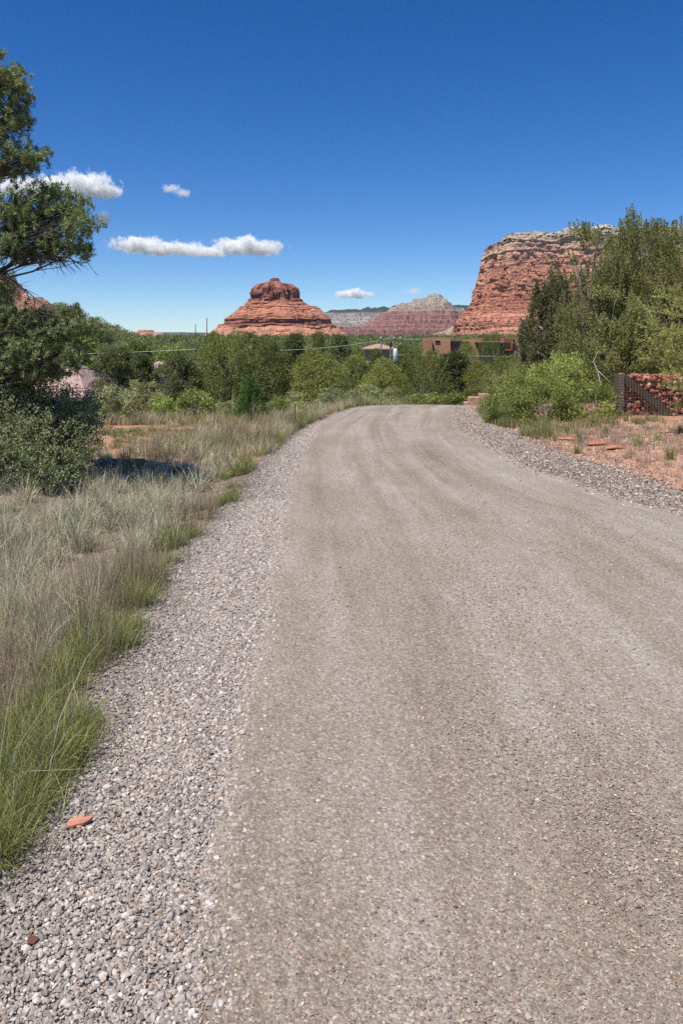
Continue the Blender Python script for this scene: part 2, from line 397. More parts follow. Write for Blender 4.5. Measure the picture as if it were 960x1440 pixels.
# left shoulder
n = 310000; Y = np.where(rng.random(n) < .62, rng.uniform(1.7, 8, n), rng.uniform(8, 20.5, n))
u = rng.uniform(-.12, 1.0, n) + np.abs(rng.normal(0, .38, n)) * (rng.random(n) < .4); X = ledge(Y) + u * (lin(Y) - ledge(Y)) + rng.normal(0, .035, n)
k = inview(X, Y) & ~((X > lin(Y)-.08) & (rng.random(n) < .55)); X, Y = X[k], Y[k]; n = len(X)
size = np.clip(rng.lognormal(math.log(.0074), .44, n), .004, .026) * (1 + .012 * Y)
size = np.where(X > lin(Y), np.minimum(size, .014), size)
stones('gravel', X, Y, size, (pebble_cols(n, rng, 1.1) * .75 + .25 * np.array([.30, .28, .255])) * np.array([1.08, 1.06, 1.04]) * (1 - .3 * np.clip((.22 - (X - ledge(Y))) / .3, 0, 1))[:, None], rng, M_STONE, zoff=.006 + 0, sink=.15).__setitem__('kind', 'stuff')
# right shoulder
n = 60000; Y = rng.uniform(6.8, 21, n); u = rng.uniform(-.08, 1.06, n)
X = rin(Y) + u * (redge(Y) - rin(Y)) + rng.normal(0, .06, n) * np.where(rng.random(n) < .2, 5, 1)
k = inview(X, Y); X, Y = X[k], Y[k]; n = len(X)
size = np.clip(rng.lognormal(math.log(.017), .38, n), .008, .045)
stones('gravel', X, Y, size, pebble_cols(n, rng, .9) * np.array([1.04, .98, .92]), rng, M_STONE, zoff=.006, sink=.15).__setitem__('kind', 'stuff')
# loose grit on the road
n = 150000; Y = perspY(rng, n, 1.7, 19.5, 1.15); X = rng.uniform(-1, 1, n) * (.43 * Y + .1)
k = (X > lin(Y) - .1) & (X < rin(Y) + .1) 
dens = fbm(X * 1.1, Y * .8, 2, 31, 4); k &= rng.random(n) < .55 + .8 * dens
X, Y = X[k], Y[k]; n = len(X)
size = np.clip(rng.lognormal(math.log(.0052), .42, n), .0025, .014) * (1 + .045 * Y)
uu = (X - lin(Y)) / (rin(Y) - lin(Y))
Zr = height(X, Y) + .008 + .03 * (1 - (2 * np.clip(uu, 0, 1) - 1) ** 2)
stones('road_grit', X, Y, size, (pebble_cols(n, rng, 1.0) * .8 + .2 * np.array([.30, .25, .205])) * np.array([1.04, .96, .87]), rng, M_STONE, OCT, Z=Zr, sink=.3, flat=.75, jit=.3).__setitem__('kind', 'stuff')
# pinkish chips on the right bank
n = 34000; Y = rng.uniform(7.5, 19, n); X = redge(Y) - .1 + rng.gamma(1.6, .9, n)
k = inview(X, Y); X, Y = X[k], Y[k]; n = len(X)
size = np.clip(rng.lognormal(math.log(.016), .45, n), .006, .06)
tc = np.array([(.42,.22,.14),(.5,.33,.24),(.34,.15,.09),(.45,.38,.32),(.55,.46,.4)])[rng.integers(0, 5, n)] * rng.uniform(.8, 1.15, (n, 1))
stones('stone_chips', X, Y, size, tc, rng, M_STONE, OCT, sink=.3, flat=.5).__setitem__('kind', 'stuff')

def rock(px, py, w_, h_, col, label, name='red_rock', cat='rock', Y=None, d_=None, seed=0, rz=0, group=None, ground=0):
    if Y is None: Y = CAMZ * F / (py - 480)
    X = Xat(px, Y); rg = np.random.default_rng(seed)
    V, Fc = ICO; V = V * (1 + rg.uniform(-.25, .25, (12, 1)))
    me = bpy.data.meshes.new(name)
    me.from_pydata([tuple(v) for v in V], [], [tuple(int(a) for a in f) for f in Fc])
    o = add(name, me, None, loc=(X, Y, hz(X, Y) + h_ * .22 + ground)); o.scale = (w_ / 2, (d_ or w_ * .6) / 2, h_ / 2); o.rotation_euler = (rg.uniform(-.1, .1), rg.uniform(-.12, .12), rz)
    md = o.modifiers.new('bevel', 'BEVEL'); md.width = .12; md.segments = 2
    a = me.color_attributes.new('tint', 'FLOAT_COLOR', 'POINT')
    for q in a.data: q.color = (*col, 1)
    me.materials.append(M_ROCK)
    return tag(o, label, cat, group)
Yf_ = CAMZ * F / (1165 - 480); me = bpy.data.meshes.new('flat_stone')
out_ = [(-.058,-.012),(-.05,.016),(-.022,.03),(.012,.026),(.034,.036),(.056,.03),(.046,.008),(.03,-.012),(.004,-.016),(-.016,-.03),(-.04,-.034)]
vv = [(x_, y_, z_ + .03 * x_ + (.002 if i_ % 2 else 0)) for z_ in (0, .011) for i_, (x_, y_) in enumerate(out_)]; no = len(out_)
me.from_pydata(vv, [], [tuple(range(no, 2 * no)), tuple(range(no))[::-1]] + [(i_, (i_+1) % no, no + (i_+1) % no, no + i_) for i_ in range(no)])
at_ = me.color_attributes.new('tint', 'FLOAT_COLOR', 'POINT')
for q in at_.data: q.color = (.50, .22, .15, 1)
fs = add('flat_stone', me, M_ROCK, loc=(Xat(112, Yf_), Yf_, hz(Xat(112, Yf_), Yf_) + .016)); fs.rotation_euler = (.05, -.05, -.15); fs.scale = (.68, .8, .8)
md = fs.modifiers.new('bevel', 'BEVEL'); md.width = .0015; md.segments = 2
tag(fs, 'flat salmon red sandstone flake lying on the grey gravel beside the green grass', 'stone')
rock(46, 1330, .034, .02, (.14, .06, .04), 'dark brown rock lying in the gravel at the lower left corner', 'dark_stone', 'stone', d_=.03, seed=5, ground=.01)
RR = 'red rocks on the right bank'
rock(772, 612, .62, .09, (.42, .17, .1), 'long low slab of red rock nearest the green shrub on the right bank', seed=6, rz=-.25, d_=.3, group=RR)
rock(800, 622, .5, .07, (.46, .2, .12), 'middle slab of red rock bedded in the pinkish right bank', seed=7, rz=-.5, d_=.26, group=RR)
rock(838, 631, .42, .1, (.4, .16, .09), 'chunky red rock beside the small green tuft on the right bank', seed=8, rz=-.1, group=RR)
rock(868, 637, .5, .08, (.45, .2, .12), 'low red rock nearest the grey gravel on the right bank', seed=9, rz=.4, d_=.2, group=RR)
rock(826, 620, .25, .06, (.48, .24, .16), 'small pale red rock above the chunky one on the right bank', seed=10, group=RR)
rock(955, 594, .55, .3, (.44, .18, .1), 'large red boulder at the right edge below the feathery green tree', 'red_boulder', 'boulder', seed=12)

# ------------------------------------------------------------------ grass
def blades(P, az, lean, L, W, col, rng, curl=.5):
    n = len(P); t = np.array([0, .35, .7, 1.0]); wv = np.array([1, .85, .55, .12])
    D = np.stack([np.cos(az), np.sin(az), np.zeros(n)], -1); Sd = np.stack([-np.sin(az), np.cos(az), np.zeros(n)], -1)
    tw = rng.uniform(0, 6.28, n); Sd = Sd * np.cos(tw)[:, None] + D * np.sin(tw)[:, None]
    ang = lean[:, None] * (t[None] ** 1.0) + curl * lean[:, None] * t[None] ** 2
    hx = np.cumsum(np.concatenate([np.zeros((n, 1)), np.diff(t)[None] * np.sin(ang[:, 1:])], 1), 1) * L[:, None]
    hzv = np.cumsum(np.concatenate([np.zeros((n, 1)), np.diff(t)[None] * np.cos(ang[:, 1:])], 1), 1) * L[:, None]
    C = P[:, None] + D[:, None] * hx[..., None] + np.array([0, 0, 1.0]) * hzv[..., None]
    o = Sd[:, None] * (W[:, None] * wv[None] * .5)[..., None]
    V = np.stack([C - o, C + o], 2).reshape(n, 8, 3)
    q = np.array([[0,1,3,2],[2,3,5,4],[4,5,7,6]])
    Q = (q[None] + (np.arange(n) * 8)[:, None, None]).reshape(-1, 4)
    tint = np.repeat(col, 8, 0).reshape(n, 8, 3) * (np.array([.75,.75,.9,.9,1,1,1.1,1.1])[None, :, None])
    return V.reshape(-1, 3), Q, tint.reshape(-1, 3)
def tufts(X, Y, nb, spread, Lm, lean, W, pal, rng, var=.25):
    n = len(X); Z = height(X, Y); N = n * nb
    r = np.abs(rng.normal(0, 1, N)) * np.repeat(spread, nb); a = rng.uniform(0, 6.28, N)
    P = np.stack([np.repeat(X, nb) + r * np.cos(a), np.repeat(Y, nb) + r * np.sin(a), np.repeat(Z, nb) - .005], -1)
    az = a + rng.normal(0, 1.1, N)
    ln = np.clip(rng.gamma(2.2, .5, N) * lean * .5 + .05, 0, 1.5)
    L = np.repeat(Lm, nb) * rng.uniform(.5, 1.2, N)
    ci = np.repeat(rng.uniform(.65, 1.25, n), nb)[:, None]
    pal = np.array(pal); col = pal[rng.integers(0, len(pal), N)] * rng.uniform(1 - var, 1 + var, (N, 1)) * ci
    Wd = np.maximum(W, .00045 * P[:, 1]) * rng.uniform(.7, 1.3, N)
    return blades(P, az, ln, L, Wd, col, rng)
def grass_obj(name, parts, label=None):
    V, Q, T, n = [], [], [], 0
    for v, q, t in parts: V.append(v); Q.append(q + n); T.append(t); n += len(v)
    o = add(name, np_mesh(name, np.vstack(V), np.vstack(Q), np.vstack(T)), M_GRASS)
    return tag(o, label, 'grass', kind='stuff')
STRAW = [(.48,.46,.24),(.80,.75,.56),(.66,.61,.45),(.56,.51,.35),(.88,.83,.67),(.38,.36,.19),(.62,.58,.45),(.27,.28,.11),(.22,.17,.10)]
GREEN = [(.22,.26,.055),(.29,.325,.08),(.16,.19,.045),(.38,.40,.13),(.50,.46,.25)]
OLIVE = [(.24,.25,.10),(.30,.28,.14),(.38,.34,.2),(.17,.19,.07)]
RUSTY = [(.42,.32,.20),(.36,.26,.16),(.50,.42,.28),(.30,.25,.13)]
rng = np.random.default_rng(11)
def verge(n, y0, y1, wmax=9, p=1.0):
    Y = perspY(rng, n, y0, y1, p); X = ledge(Y) - .03 - rng.power(.75, n) ** 1 * np.minimum(wmax, .46 * Y + .3)
    X = ledge(Y) + .03 - rng.uniform(0, 1, n) ** 1.15 * np.clip(.5 * Y - .35, .5, wmax)
    X = X + .01 * sm(5, 3, Y) - (.06 + .07 * sm(2, 5, Y)) * (1 + fbm(Y * 1.3, 0 * Y, 5, 71, 3))
    k = X > -(.4286 * Y + .5); return X[k], Y[k]
X, Y = verge(4200, 1.6, 15, p=1.1)
X = X + .12 * fbm(X * 3, Y * 3, 1, 12, 2); Y = Y + .12 * fbm(X * 3, Y * 3, 5, 13, 2)
kk_ = (fbm(X * 2.6, Y * 2.2, 2, 14, 2) > -.22) & ((Y < 11.3) | (ledge(Y) - X < 1.7 + .8 * fbm(Y, Y * 0, 0, 3, 2))); X, Y = X[kk_], Y[kk_]
edge = ledge(Y) - X
gmask = fbm(X * 1.1, Y * .8, 0, 41, 3)
greenish = (gmask + .55 * (edge < .38) + .5 * (Y < 3.1) - .35 * ((edge > .5) & (Y < 10) & (Y > 3.2)) + .1 * (Y > 9)) > .12
k1 = ~greenish
parts = []
for nb_, sel, sp_, le_ in ((84, rng.random(len(X)) < .42, .03, 1.15), (36, None, .08, 1.9)):
    kk_ = k1 & (sel if sel is not None else np.ones(len(X), bool)); m_ = kk_.sum()
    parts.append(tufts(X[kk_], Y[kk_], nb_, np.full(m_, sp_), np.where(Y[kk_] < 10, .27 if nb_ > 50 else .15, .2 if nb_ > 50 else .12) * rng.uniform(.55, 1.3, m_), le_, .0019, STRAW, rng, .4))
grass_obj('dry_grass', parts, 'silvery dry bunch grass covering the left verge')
Xg, Yg = X[greenish], Y[greenish]; n = len(Xg)
X2, Y2 = verge(2600, 1.6, 15.5, p=1.2); e2 = ledge(Y2) - X2
k2 = (e2 < .3 + .25 * fbm(Y2 * 1.5, 0 * Y2, 3, 55, 2)) ; X2, Y2 = X2[k2], Y2[k2]
Xg = np.concatenate([Xg, X2]); Yg = np.concatenate([Yg, Y2]); n = len(Xg)
k8 = fbm(Xg * 2, Yg * 1.4, 1, 77, 3) > -.12; Xg, Yg = Xg[k8], Yg[k8]; n = len(Xg)
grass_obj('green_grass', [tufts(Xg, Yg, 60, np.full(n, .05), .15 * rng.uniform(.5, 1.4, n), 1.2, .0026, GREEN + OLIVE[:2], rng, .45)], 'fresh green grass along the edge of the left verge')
# reddish seed heads drifting over the verge
X, Y = verge(900, 2.6, 16); k = fbm(X * 1.4, Y, 4, 91, 2) > .16; X, Y = X[k], Y[k]; n = len(X)
grass_obj('seeding_grass', [tufts(X, Y, 36, np.full(n, .06), .36 * rng.uniform(.7, 1.2, n), .5, .0018, RUSTY, rng)], 'rusty seeding grass between the pale tufts')
# long arching stems
X, Y = verge(70, 2.0, 8); n = len(X)
grass_obj('grass_stems', [tufts(X, Y, 5, np.full(n, .03), .6 * rng.uniform(.7, 1.2, n), .9, .003, STRAW[:3], rng)], 'long arching straw stems above the left verge')
# farther meadow on the left and low growth at the crest
n = 5200; Y = perspY(rng, n, 11, 30, .8); X = ledge(Y) - rng.uniform(0, 1, n) ** 1.3 * 12 - .05
mid_ = (Y > 11.5) & (Y < 16.5) & (ledge(Y) - X > 1.8)
keep = (X > -(.4286 * Y + .6)) & (~mid_ | (rng.random(n) < .62)) & ((fbm(X * .45, Y * .5, 0, 61, 4) > .04) | (ledge(Y) - X < .8)); X, Y = X[keep], Y[keep]; n = len(X)
lowf = np.where((Y > 11.5) & (Y < 16.5) & (ledge(Y) - X > 1.8), .42, 1.0)
m = fbm(X * .6, Y * .9, 3, 63, 3) + (lowf < .5) * .3 > .05
grass_obj('meadow_grass', [tufts(X[m], Y[m], 34, np.full(m.sum(), .07), .22 * lowf[m] * rng.uniform(.6, 1.3, m.sum()), .6, .004, GREEN + OLIVE, rng),
                           tufts(X[~m], Y[~m], 34, np.full((~m).sum(), .07), .26 * lowf[~m] * rng.uniform(.6, 1.3, (~m).sum()), .6, .004, [(.58,.50,.24),(.66,.56,.30)] + STRAW[:4] + OLIVE[1:3] + RUSTY[:1], rng)],
          'mixed low grass on the red soil beyond the verge')
n = 1500; Y = rng.uniform(20.3, 24, n); X = rng.uniform(-2.5, 5, n); k = (X < ledge(Y) - .1) | (X > redge(Y) + .1); k |= (Y > 22.6) & (X < 4.3) & (X < ledge(Y) + .3); X, Y = X[k], Y[k]; n = len(X)
grass_obj('verge_grass', [tufts(X, Y, 40, np.full(n, .09), .34 * rng.uniform(.6, 1.2, n), .5, .006, GREEN + OLIVE + STRAW[:2], rng)], 'green grass where the road drops away')
# right bank: sparse dry fuzz, plus grass skirting the shrubs
n = 2000; Y = rng.uniform(8, 18.5, n); X = redge(Y) + .15 + rng.gamma(1.8, 1.1, n); k = inview(X, Y, .4) & (fbm(X * .8, Y * .8, 0, 64, 3) > -.25); X, Y = X[k], Y[k]; n = len(X)
grass_obj('dry_stubble', [tufts(X, Y, 14, np.full(n, .05), .11 * rng.uniform(.5, 1.3, n), .7, .003, [(.5,.38,.28),(.42,.3,.22),(.36,.3,.22),(.55,.47,.38)], rng)], 'sparse tan stubble on the red right bank')
n = 380; t = rng.uniform(0, 1, n); Y = 12.4 + 6.2 * t ** .8 + rng.normal(0, .25, n); X = redge(Y) + .1 + np.abs(rng.normal(0, .35, n)) + np.where(Y < 14.6, rng.uniform(0, 2.2, n) * (Y > 13.7), 0)
k = (Y > 13.2) | (rng.random(n) < .3); X, Y = X[k], Y[k]; n = len(X)
grass_obj('shrub_grass', [tufts(X, Y, 44, np.full(n, .07), .2 * rng.uniform(.6, 1.3, n), .6, .0045, GREEN + OLIVE + STRAW[:1], rng)], 'green grass skirting the shrubs on the right')
TG = 'small green tufts on the right bank'
for px, py, L, lab in [(851, 614, .17, 'small green tuft beside the chunky red rock'), (894, 605, .15, 'green tuft right of the stone filled wire wall post, highest on the bank'),
                    (896, 632, .2, 'round green tuft in the middle of the pinkish bank'), (941, 648, .2, 'green tuft lowest on the bank near the right edge'),
                    (811, 634, .16, 'thin green tuft at the edge of the dark right gravel'), (955, 620, .16, 'green tuft cut by the right edge of the view'),
                    (925, 628, .14, 'tiny tan green tuft between two rounder ones on the bank')]:
    Yt = CAMZ * F / (py - 480) * .97; Xt = Xat(px, Yt)
    v, q, t = tufts(np.array([Xt]), np.array([Yt]), 110, np.array([.045]), np.array([L]), .75, .005, GREEN, rng)
    v = v - np.array([Xt, Yt, hz(Xt, Yt)])
    tag(add('grass_tuft', np_mesh('grass_tuft', v, q, t), M_GRASS, loc=(Xt, Yt, hz(Xt, Yt))), lab, 'grass tuft', TG)

# ------------------------------------------------------------------ foliage generators
def leaf_quads(P, D, L, W, col, rng):
    n = len(P); D = D / (np.linalg.norm(D, axis=1)[:, None] + 1e-9)
    A = np.cross(D, rng.normal(0, 1, (n, 3))); A /= np.linalg.norm(A, axis=1)[:, None] + 1e-9
    L = np.broadcast_to(L, n)[:, None]; W = np.broadcast_to(W, n)[:, None]
    V = np.stack([P, P + D * L * .5 + A * W * .5, P + D * L, P + D * L * .5 - A * W * .5], 1)
    Q = np.arange(n * 4).reshape(n, 4)
    return V.reshape(-1, 3), Q, np.repeat(col, 4, 0)
def join(parts):
    V, Q, T, n = [], [], [], 0
    for v, q, t in parts: V.append(v); Q.append(q + n); T.append(t); n += len(v)
    return np.vstack(V), np.vstack(Q), np.vstack(T)
def palcol(pal, n, rng, var=.2):
    pal = np.array(pal); return pal[rng.integers(0, len(pal), n)] * rng.uniform(1 - var, 1 + var, (n, 1))
def unit(rng, n):
    v = rng.normal(0, 1, (n, 3)); return v / np.linalg.norm(v, axis=1)[:, None]

def tree_mesh(seed, w_, h_, style, pal, leaf, lw, dens, base=.08, clump=None, nclump=None, shape=1.0):
    """crown (clumps of leaf faces on a lobed hull) and trunk with limbs, standing on the origin"""
    rg = np.random.default_rng(seed)
    if clump is None: clump = .09 * w_ + .06
    if nclump is None: nclump = int(2.5 * (w_ * h_) / (clump ** 2))
    up = style in ('juniper', 'cone', 'thin')
    nc = nclump
    t = rg.uniform(0, 1, nc) ** (.9 if style != 'shrub' else .8); az = rg.uniform(0, 6.2832, nc)
    if style == 'cone': prof = (1 - t) ** .62 * (np.clip(t * 6 + .55, 0, 1))
    elif style == 'juniper': prof = np.sin(np.pi * np.clip(t * .78 + .17, 0, 1)) ** .6
    elif style == 'round': prof = np.sqrt(np.clip(1 - (t * 1.15 - .25) ** 2 * 1.15, .03, 1))
    elif style == 'thin': prof = np.sin(np.pi * np.clip(t * .86 + .10, 0, 1)) ** .6
    else: prof = np.sqrt(np.clip(1 - (t * 1.02 - .12) ** 2 * 1.05, 0.03, 1))
    lobe = 1 + .42 * fbm(np.cos(az) * 1.5 + 5, np.sin(az) * 1.5 + 5, t * 3.2, seed, 3)
    top = 1 + .22 * fbm(np.cos(az) * 1.3 * prof + 9, np.sin(az) * 1.3 * prof + 9, 0, seed + 3, 3)
    rr = prof * lobe * w_ / 2 * rg.uniform(0, 1, nc) ** .27 * shape
    C = np.stack([rr * np.cos(az), rr * np.sin(az), h_ * (base + (1 - base) * t * top)], -1)
    C[:, 2] *= h_ * .95 / np.percentile(C[:, 2], 99.5); C[:, :2] *= (w_ * .5 - clump * .4) / np.percentile(np.abs(C[:, 0]), 97)
    keep = fbm(C[:, 0] * 2.2 / w_, C[:, 1] * 2.2 / w_, C[:, 2] * 2.2 / w_, seed + 7, 2) > (-.12 if style == 'shrub' else -.3)
    C = C[keep]; nc = len(C)
    cs = clump * rg.uniform(.6, 1.3, nc)
    nl = max(5, int(dens)); N = nc * nl
    ctr = np.repeat(C, nl, 0); s = np.repeat(cs, nl)
    if style == 'thin': C = C[rg.random(len(C)) < .85]; nc = len(C); cs = clump * rg.uniform(.6, 1.5, nc); N = nc * nl; ctr = np.repeat(C, nl, 0); s = np.repeat(cs, nl)
    if up:
        o = rg.normal(0, .4, (N, 3)) * s[:, None]; zz = rg.uniform(-1, 1.5, N); o[:, 2] = zz * s * 1.05
        o[:, :2] *= np.clip(1.25 - .62 * (zz + 1) / 1.25, .15, 1.2)[:, None]
        outw = ctr * np.array([1, 1, 0]); outw /= np.linalg.norm(outw, axis=1)[:, None] + 1e-6
        o += outw * (zz * .3 * s)[:, None]
        D = o / (s[:, None] + 1e-6) * .6 + outw * .75 + np.array([0, 0, .7]) + rg.normal(0, .7, (N, 3))
    else:
        u_ = unit(rg, N); o = u_ * (rg.uniform(0, 1, N) ** .45 * s)[:, None] * np.array([1, 1, .8])
        D = u_ + np.array([0, 0, .4]) + rg.normal(0, .7, (N, 3))
    cc = np.repeat(rg.uniform(.68, 1.35, nc), nl)[:, None]
    V, Q, T = leaf_quads(ctr + o, D, leaf * rg.uniform(.6, 1.3, N), lw, palcol(pal, N, rg) * cc, rg)
    crown = np_mesh('crown', V, Q, T)
    mb = MB(); bark = (.2, .165, .14)
    stems = 1 if style in ('cone', 'thin') else (3 if style == 'juniper' else 5)
    for a in range(stems):
        an = rg.uniform(0, 6.28); lean = 0 if stems == 1 else rg.uniform(.1, .3) * w_
        tt = np.linspace(0, 1, 7)
        P = np.stack([lean * tt * math.cos(an) + .02 * w_ * np.sin(tt * 7 + a), lean * tt * math.sin(an) + .02 * w_ * np.cos(tt * 6), h_ * .8 * tt - .06], -1)
        mb.tube(P, np.linspace(.035, .008, 7) * h_ / stems ** .5, 6, bark)
        for b in range(6 if h_ > 1 else 3):
            q0 = P[1 + b % 5]; tgt = C[rg.integers(0, nc)]
            if tgt[2] < q0[2] * .6: continue
            s_ = np.linspace(0, 1, 5)[:, None]; Bp = q0 + (tgt - q0) * s_; Bp[:, 2] += .05 * h_ * np.sin(s_[:, 0] * 3.14)
            mb.tube(Bp, np.linspace(.014, .003, 5) * h_ / stems ** .5, 5, bark)
    return crown, mb.mesh('trunk', True)
_cache = {}
def plant(name, cat, label, px, ytop, wpx, Y, variant, style, pal, group=None, leaf=.07, lw=.03, dens=26, ybase=None, shape=1, clump=.1, X=None, mat=None, base=.05):
    """variant: which shared mesh (built for a nominal 1.0-size tree); Y gives distance"""
    X = Xat(px, Y) if X is None else X; z0 = hz(X, Y); H = Zat(ytop, Y) - z0; W = wpx / F * Y
    key = (variant, style)
    if key not in _cache: _cache[key] = (tree_mesh(hash_(variant), W, H, style, pal, leaf, lw, dens, clump=clump * max(W, .6) / 1.0 * .5 + .05, shape=shape, base=base), W, H)
    (cm, tm), W0, H0 = _cache[key]
    r = empty(name, (X, Y, z0 - .03), rz=(px * 1.7) % 6.28 if (W, H) != (W0, H0) else 0)
    r.scale = (W / W0, W / W0, H / H0)
    add('trunk', tm, M_BARK, r); add('crown', cm, mat or M_LEAF, r)
    return tag(r, label, cat, group)
def hash_(s_): 
    v = 7
    for ch in s_: v = (v * 131 + ord(ch)) % 99991
    return v
JUN = [(.095,.120,.032),(.125,.150,.042),(.07,.09,.025),(.155,.17,.055),(.105,.12,.045)]
JYEL = [(.15,.175,.045),(.19,.205,.06),(.11,.135,.04),(.22,.225,.08)]
JDRK = [(.08,.10,.042),(.06,.078,.034),(.115,.13,.055)]
SHR = [(.16,.18,.08),(.20,.21,.10),(.12,.14,.065),(.24,.24,.13)]
SGRY = [(.155,.18,.09),(.20,.215,.12),(.12,.14,.07)]
BRT = [(.125,.165,.04),(.16,.20,.055),(.095,.125,.035),(.20,.225,.085)]
DEAD = [(.26,.24,.21),(.20,.18,.15),(.33,.31,.28)]

JG, SG = 'junipers crowding the ground beyond the road', 'shrubs along the far edge of the clearing'
T = [
 # name, cat, label, px, ytop, w, Y, variant, style, pal, group, kwargs
 ('juniper_tree','tree','broad dark green juniper, the tallest one left of the bell shaped butte',318,469,101.2,27,'ja','juniper',JUN,JG,{}),
 ('juniper_tree','tree','dense juniper directly under the left foot of the bell shaped butte',372,474,92.4,28.5,'jb','round',JUN,JG,{}),
 ('juniper_tree','tree','rounded dark juniper standing in front of the pinkish roof on the left',163,488,63.8,25,'jc','round',JDRK,JG,{}),
 ('juniper_tree','tree','smaller dark juniper just right of the rounded one by the pinkish roof',203,496,46.2,28,'jd','round',JDRK,JG,{}),
 ('juniper_tree','tree','olive juniper between the small pink roof and the tallest juniper',254,498,72.6,24,'jc','round',JDRK,JG,{}),
 ('juniper_tree','tree','yellow green juniper with a rounded top behind the pale roadside shrub',446,488,92.4,26,'je','round',JYEL,JG,{}),
 ('juniper_tree','tree','dark tight juniper wedged right of the yellow green rounded one',500,498,63.8,28,'jb','round',JUN,JG,{}),
 ('juniper_tree','tree','broad juniper in front of the utility pole with the grey transformer',540,503,72.6,27,'je','round',JYEL,JG,{}),
 ('juniper_tree','tree','juniper below the left corner of the adobe house',592,490,70.4,26,'ja','juniper',JUN,JG,{}),
 ('juniper_tree','tree','upright olive juniper under the middle of the adobe house',633,492,55,27.5,'jd','round',JUN,JG,{}),
 ('juniper_tree','tree','juniper just behind the low sandstone block wall',676,506,68.2,27,'je','round',JYEL,JG,{}),
 ('juniper_tree','tree','dark juniper growing between the block wall and the bright right shrub',716,498,66,25,'ja','juniper',JUN,JG,{}),
 ('young_juniper','tree','small cone shaped green juniper standing alone at the edge of the clearing',352,531,44,18.5,'cone1','cone',[(.055,.10,.03),(.07,.12,.04),(.04,.075,.025)],None,dict(leaf=.045,lw=.016,dens=60,clump=.1)),
 ('shrub','shrub','grey green open shrub right of the big silvery shrub on the left',172,533,62,17.0,'sa','shrub',SGRY,SG,{}),
 ('shrub','shrub','dull green shrub behind the grey green open one on the left',205,527,60,20,'sb','shrub',SHR,SG,{}),
 ('shrub','shrub','low yellow green shrub left of the pair by the cone shaped juniper',225,556,44,19,'sc','shrub',BRT,SG,{}),
 ('shrub','shrub','bright yellow green shrub in the middle of the left clearing edge',274,548,56,18.5,'sc','shrub',BRT,SG,{}),
 ('shrub','shrub','small shrub touching the left side of the cone shaped juniper',316,560,36,19.5,'sb','shrub',SHR,SG,{}),
 ('shrub','shrub','bright shrub touching the right side of the cone shaped juniper',391,556,40,19.3,'sc','shrub',BRT,SG,{}),
 ('shrub','shrub','olive shrub right of the bright one beside the cone shaped juniper',424,547,52,20.5,'sb','shrub',SHR,SG,{}),
 ('shrub','shrub','pale grey green shrub where the road starts to bend',468,541,60,21.5,'sa','shrub',SGRY,SG,{}),
 ('shrub','shrub','pale shrub just right of the one where the road bends',512,536,56,22.5,'sa','shrub',SGRY,SG,{}),
 ('shrub','shrub','dark green shrub at the far crest of the road, left of centre',553,541,48,24,'sb','shrub',SHR,SG,{}),
 ('shrub','shrub','low bright green shrub on the crest left of the sandstone block wall',600,552,60,23,'sc','shrub',BRT,SG,{}),
 ('shrub','shrub','low shrub touching the left end of the sandstone block wall',638,550,40,24,'sc','shrub',BRT,SG,{}),
 ('shrub','shrub','olive shrub right behind the sandstone block wall',706,520,56,21.5,'sb','shrub',SHR,SG,{}),
 # behind
 ('juniper_tree','tree','distant dark juniper under the left slope of the bell shaped butte',300,466,41.8,62,'jd','round',JDRK,'distant junipers on the rise',{}),
 ('juniper_tree','tree','distant juniper under the bell shaped butte, left of the pair at its middle',350,468,39.6,66,'jc','round',JDRK,'distant junipers on the rise',{}),
 ('juniper_tree','tree','distant juniper under the right foot of the bell shaped butte',412,467,44,64,'jd','round',JDRK,'distant junipers on the rise',{}),
 ('juniper_tree','tree','distant juniper just right of the bell shaped butte',447,465,37.4,62,'jb','round',JDRK,'distant junipers on the rise',{}),
 ('juniper_tree','tree','distant juniper between the bell shaped butte and the brown roofed house',479,471,39.6,66,'jc','round',JDRK,'distant junipers on the rise',{}),
 ('juniper_tree','tree','bright green tree beside the left end of the brown roofed house',503,485,28.6,70,'bright','juniper',BRT,None,{}),
 ('juniper_tree','tree','low juniper hiding the walls of the brown roofed house',528,489.5,40,60,'jb','round',JUN,None,{}),
 ('juniper_tree','tree','dark tree between the transformer pole and the adobe house',566,485,33,80,'jc','round',JDRK,None,{}),
 ('juniper_tree','tree','round green tree growing in front of the middle of the adobe house',657,479,37.4,120,'je','round',JUN,'trees in front of the adobe house',{}),
 ('juniper_tree','tree','pointed green tree in front of the right wing of the adobe house',690,469,33,120,'ja','juniper',JUN,'trees in front of the adobe house',{}),
 ('deciduous_tree','tree','vivid green tree left of the pinkish roof below the wooded ridge',112,472,70,75,'dec1','shrub',BRT,'vivid green trees near the pink roofs',dict(leaf=.28,lw=.16,dens=24)),
 ('deciduous_tree','tree','vivid green tree between the two pink roofs',243,484,50,80,'dec1','shrub',BRT,'vivid green trees near the pink roofs',{}),
 ('deciduous_tree','tree','vivid green tree directly below the small red butte on the left',196,478,46,95,'dec1','shrub',BRT,'vivid green trees near the pink roofs',{}),
]
for nm, cat, lab, px, yt, wp, Yd, var, sty, pal, grp, kw in T:
    kk = dict(leaf=.055, lw=.036, dens=56, clump=.15)
    if sty == 'shrub': kk = dict(leaf=.05, lw=.028, dens=40, clump=.13, base=.0)
    kk.update(kw)
    plant(nm, cat, lab, px, yt, wp, Yd, var, sty, pal, grp, **kk)
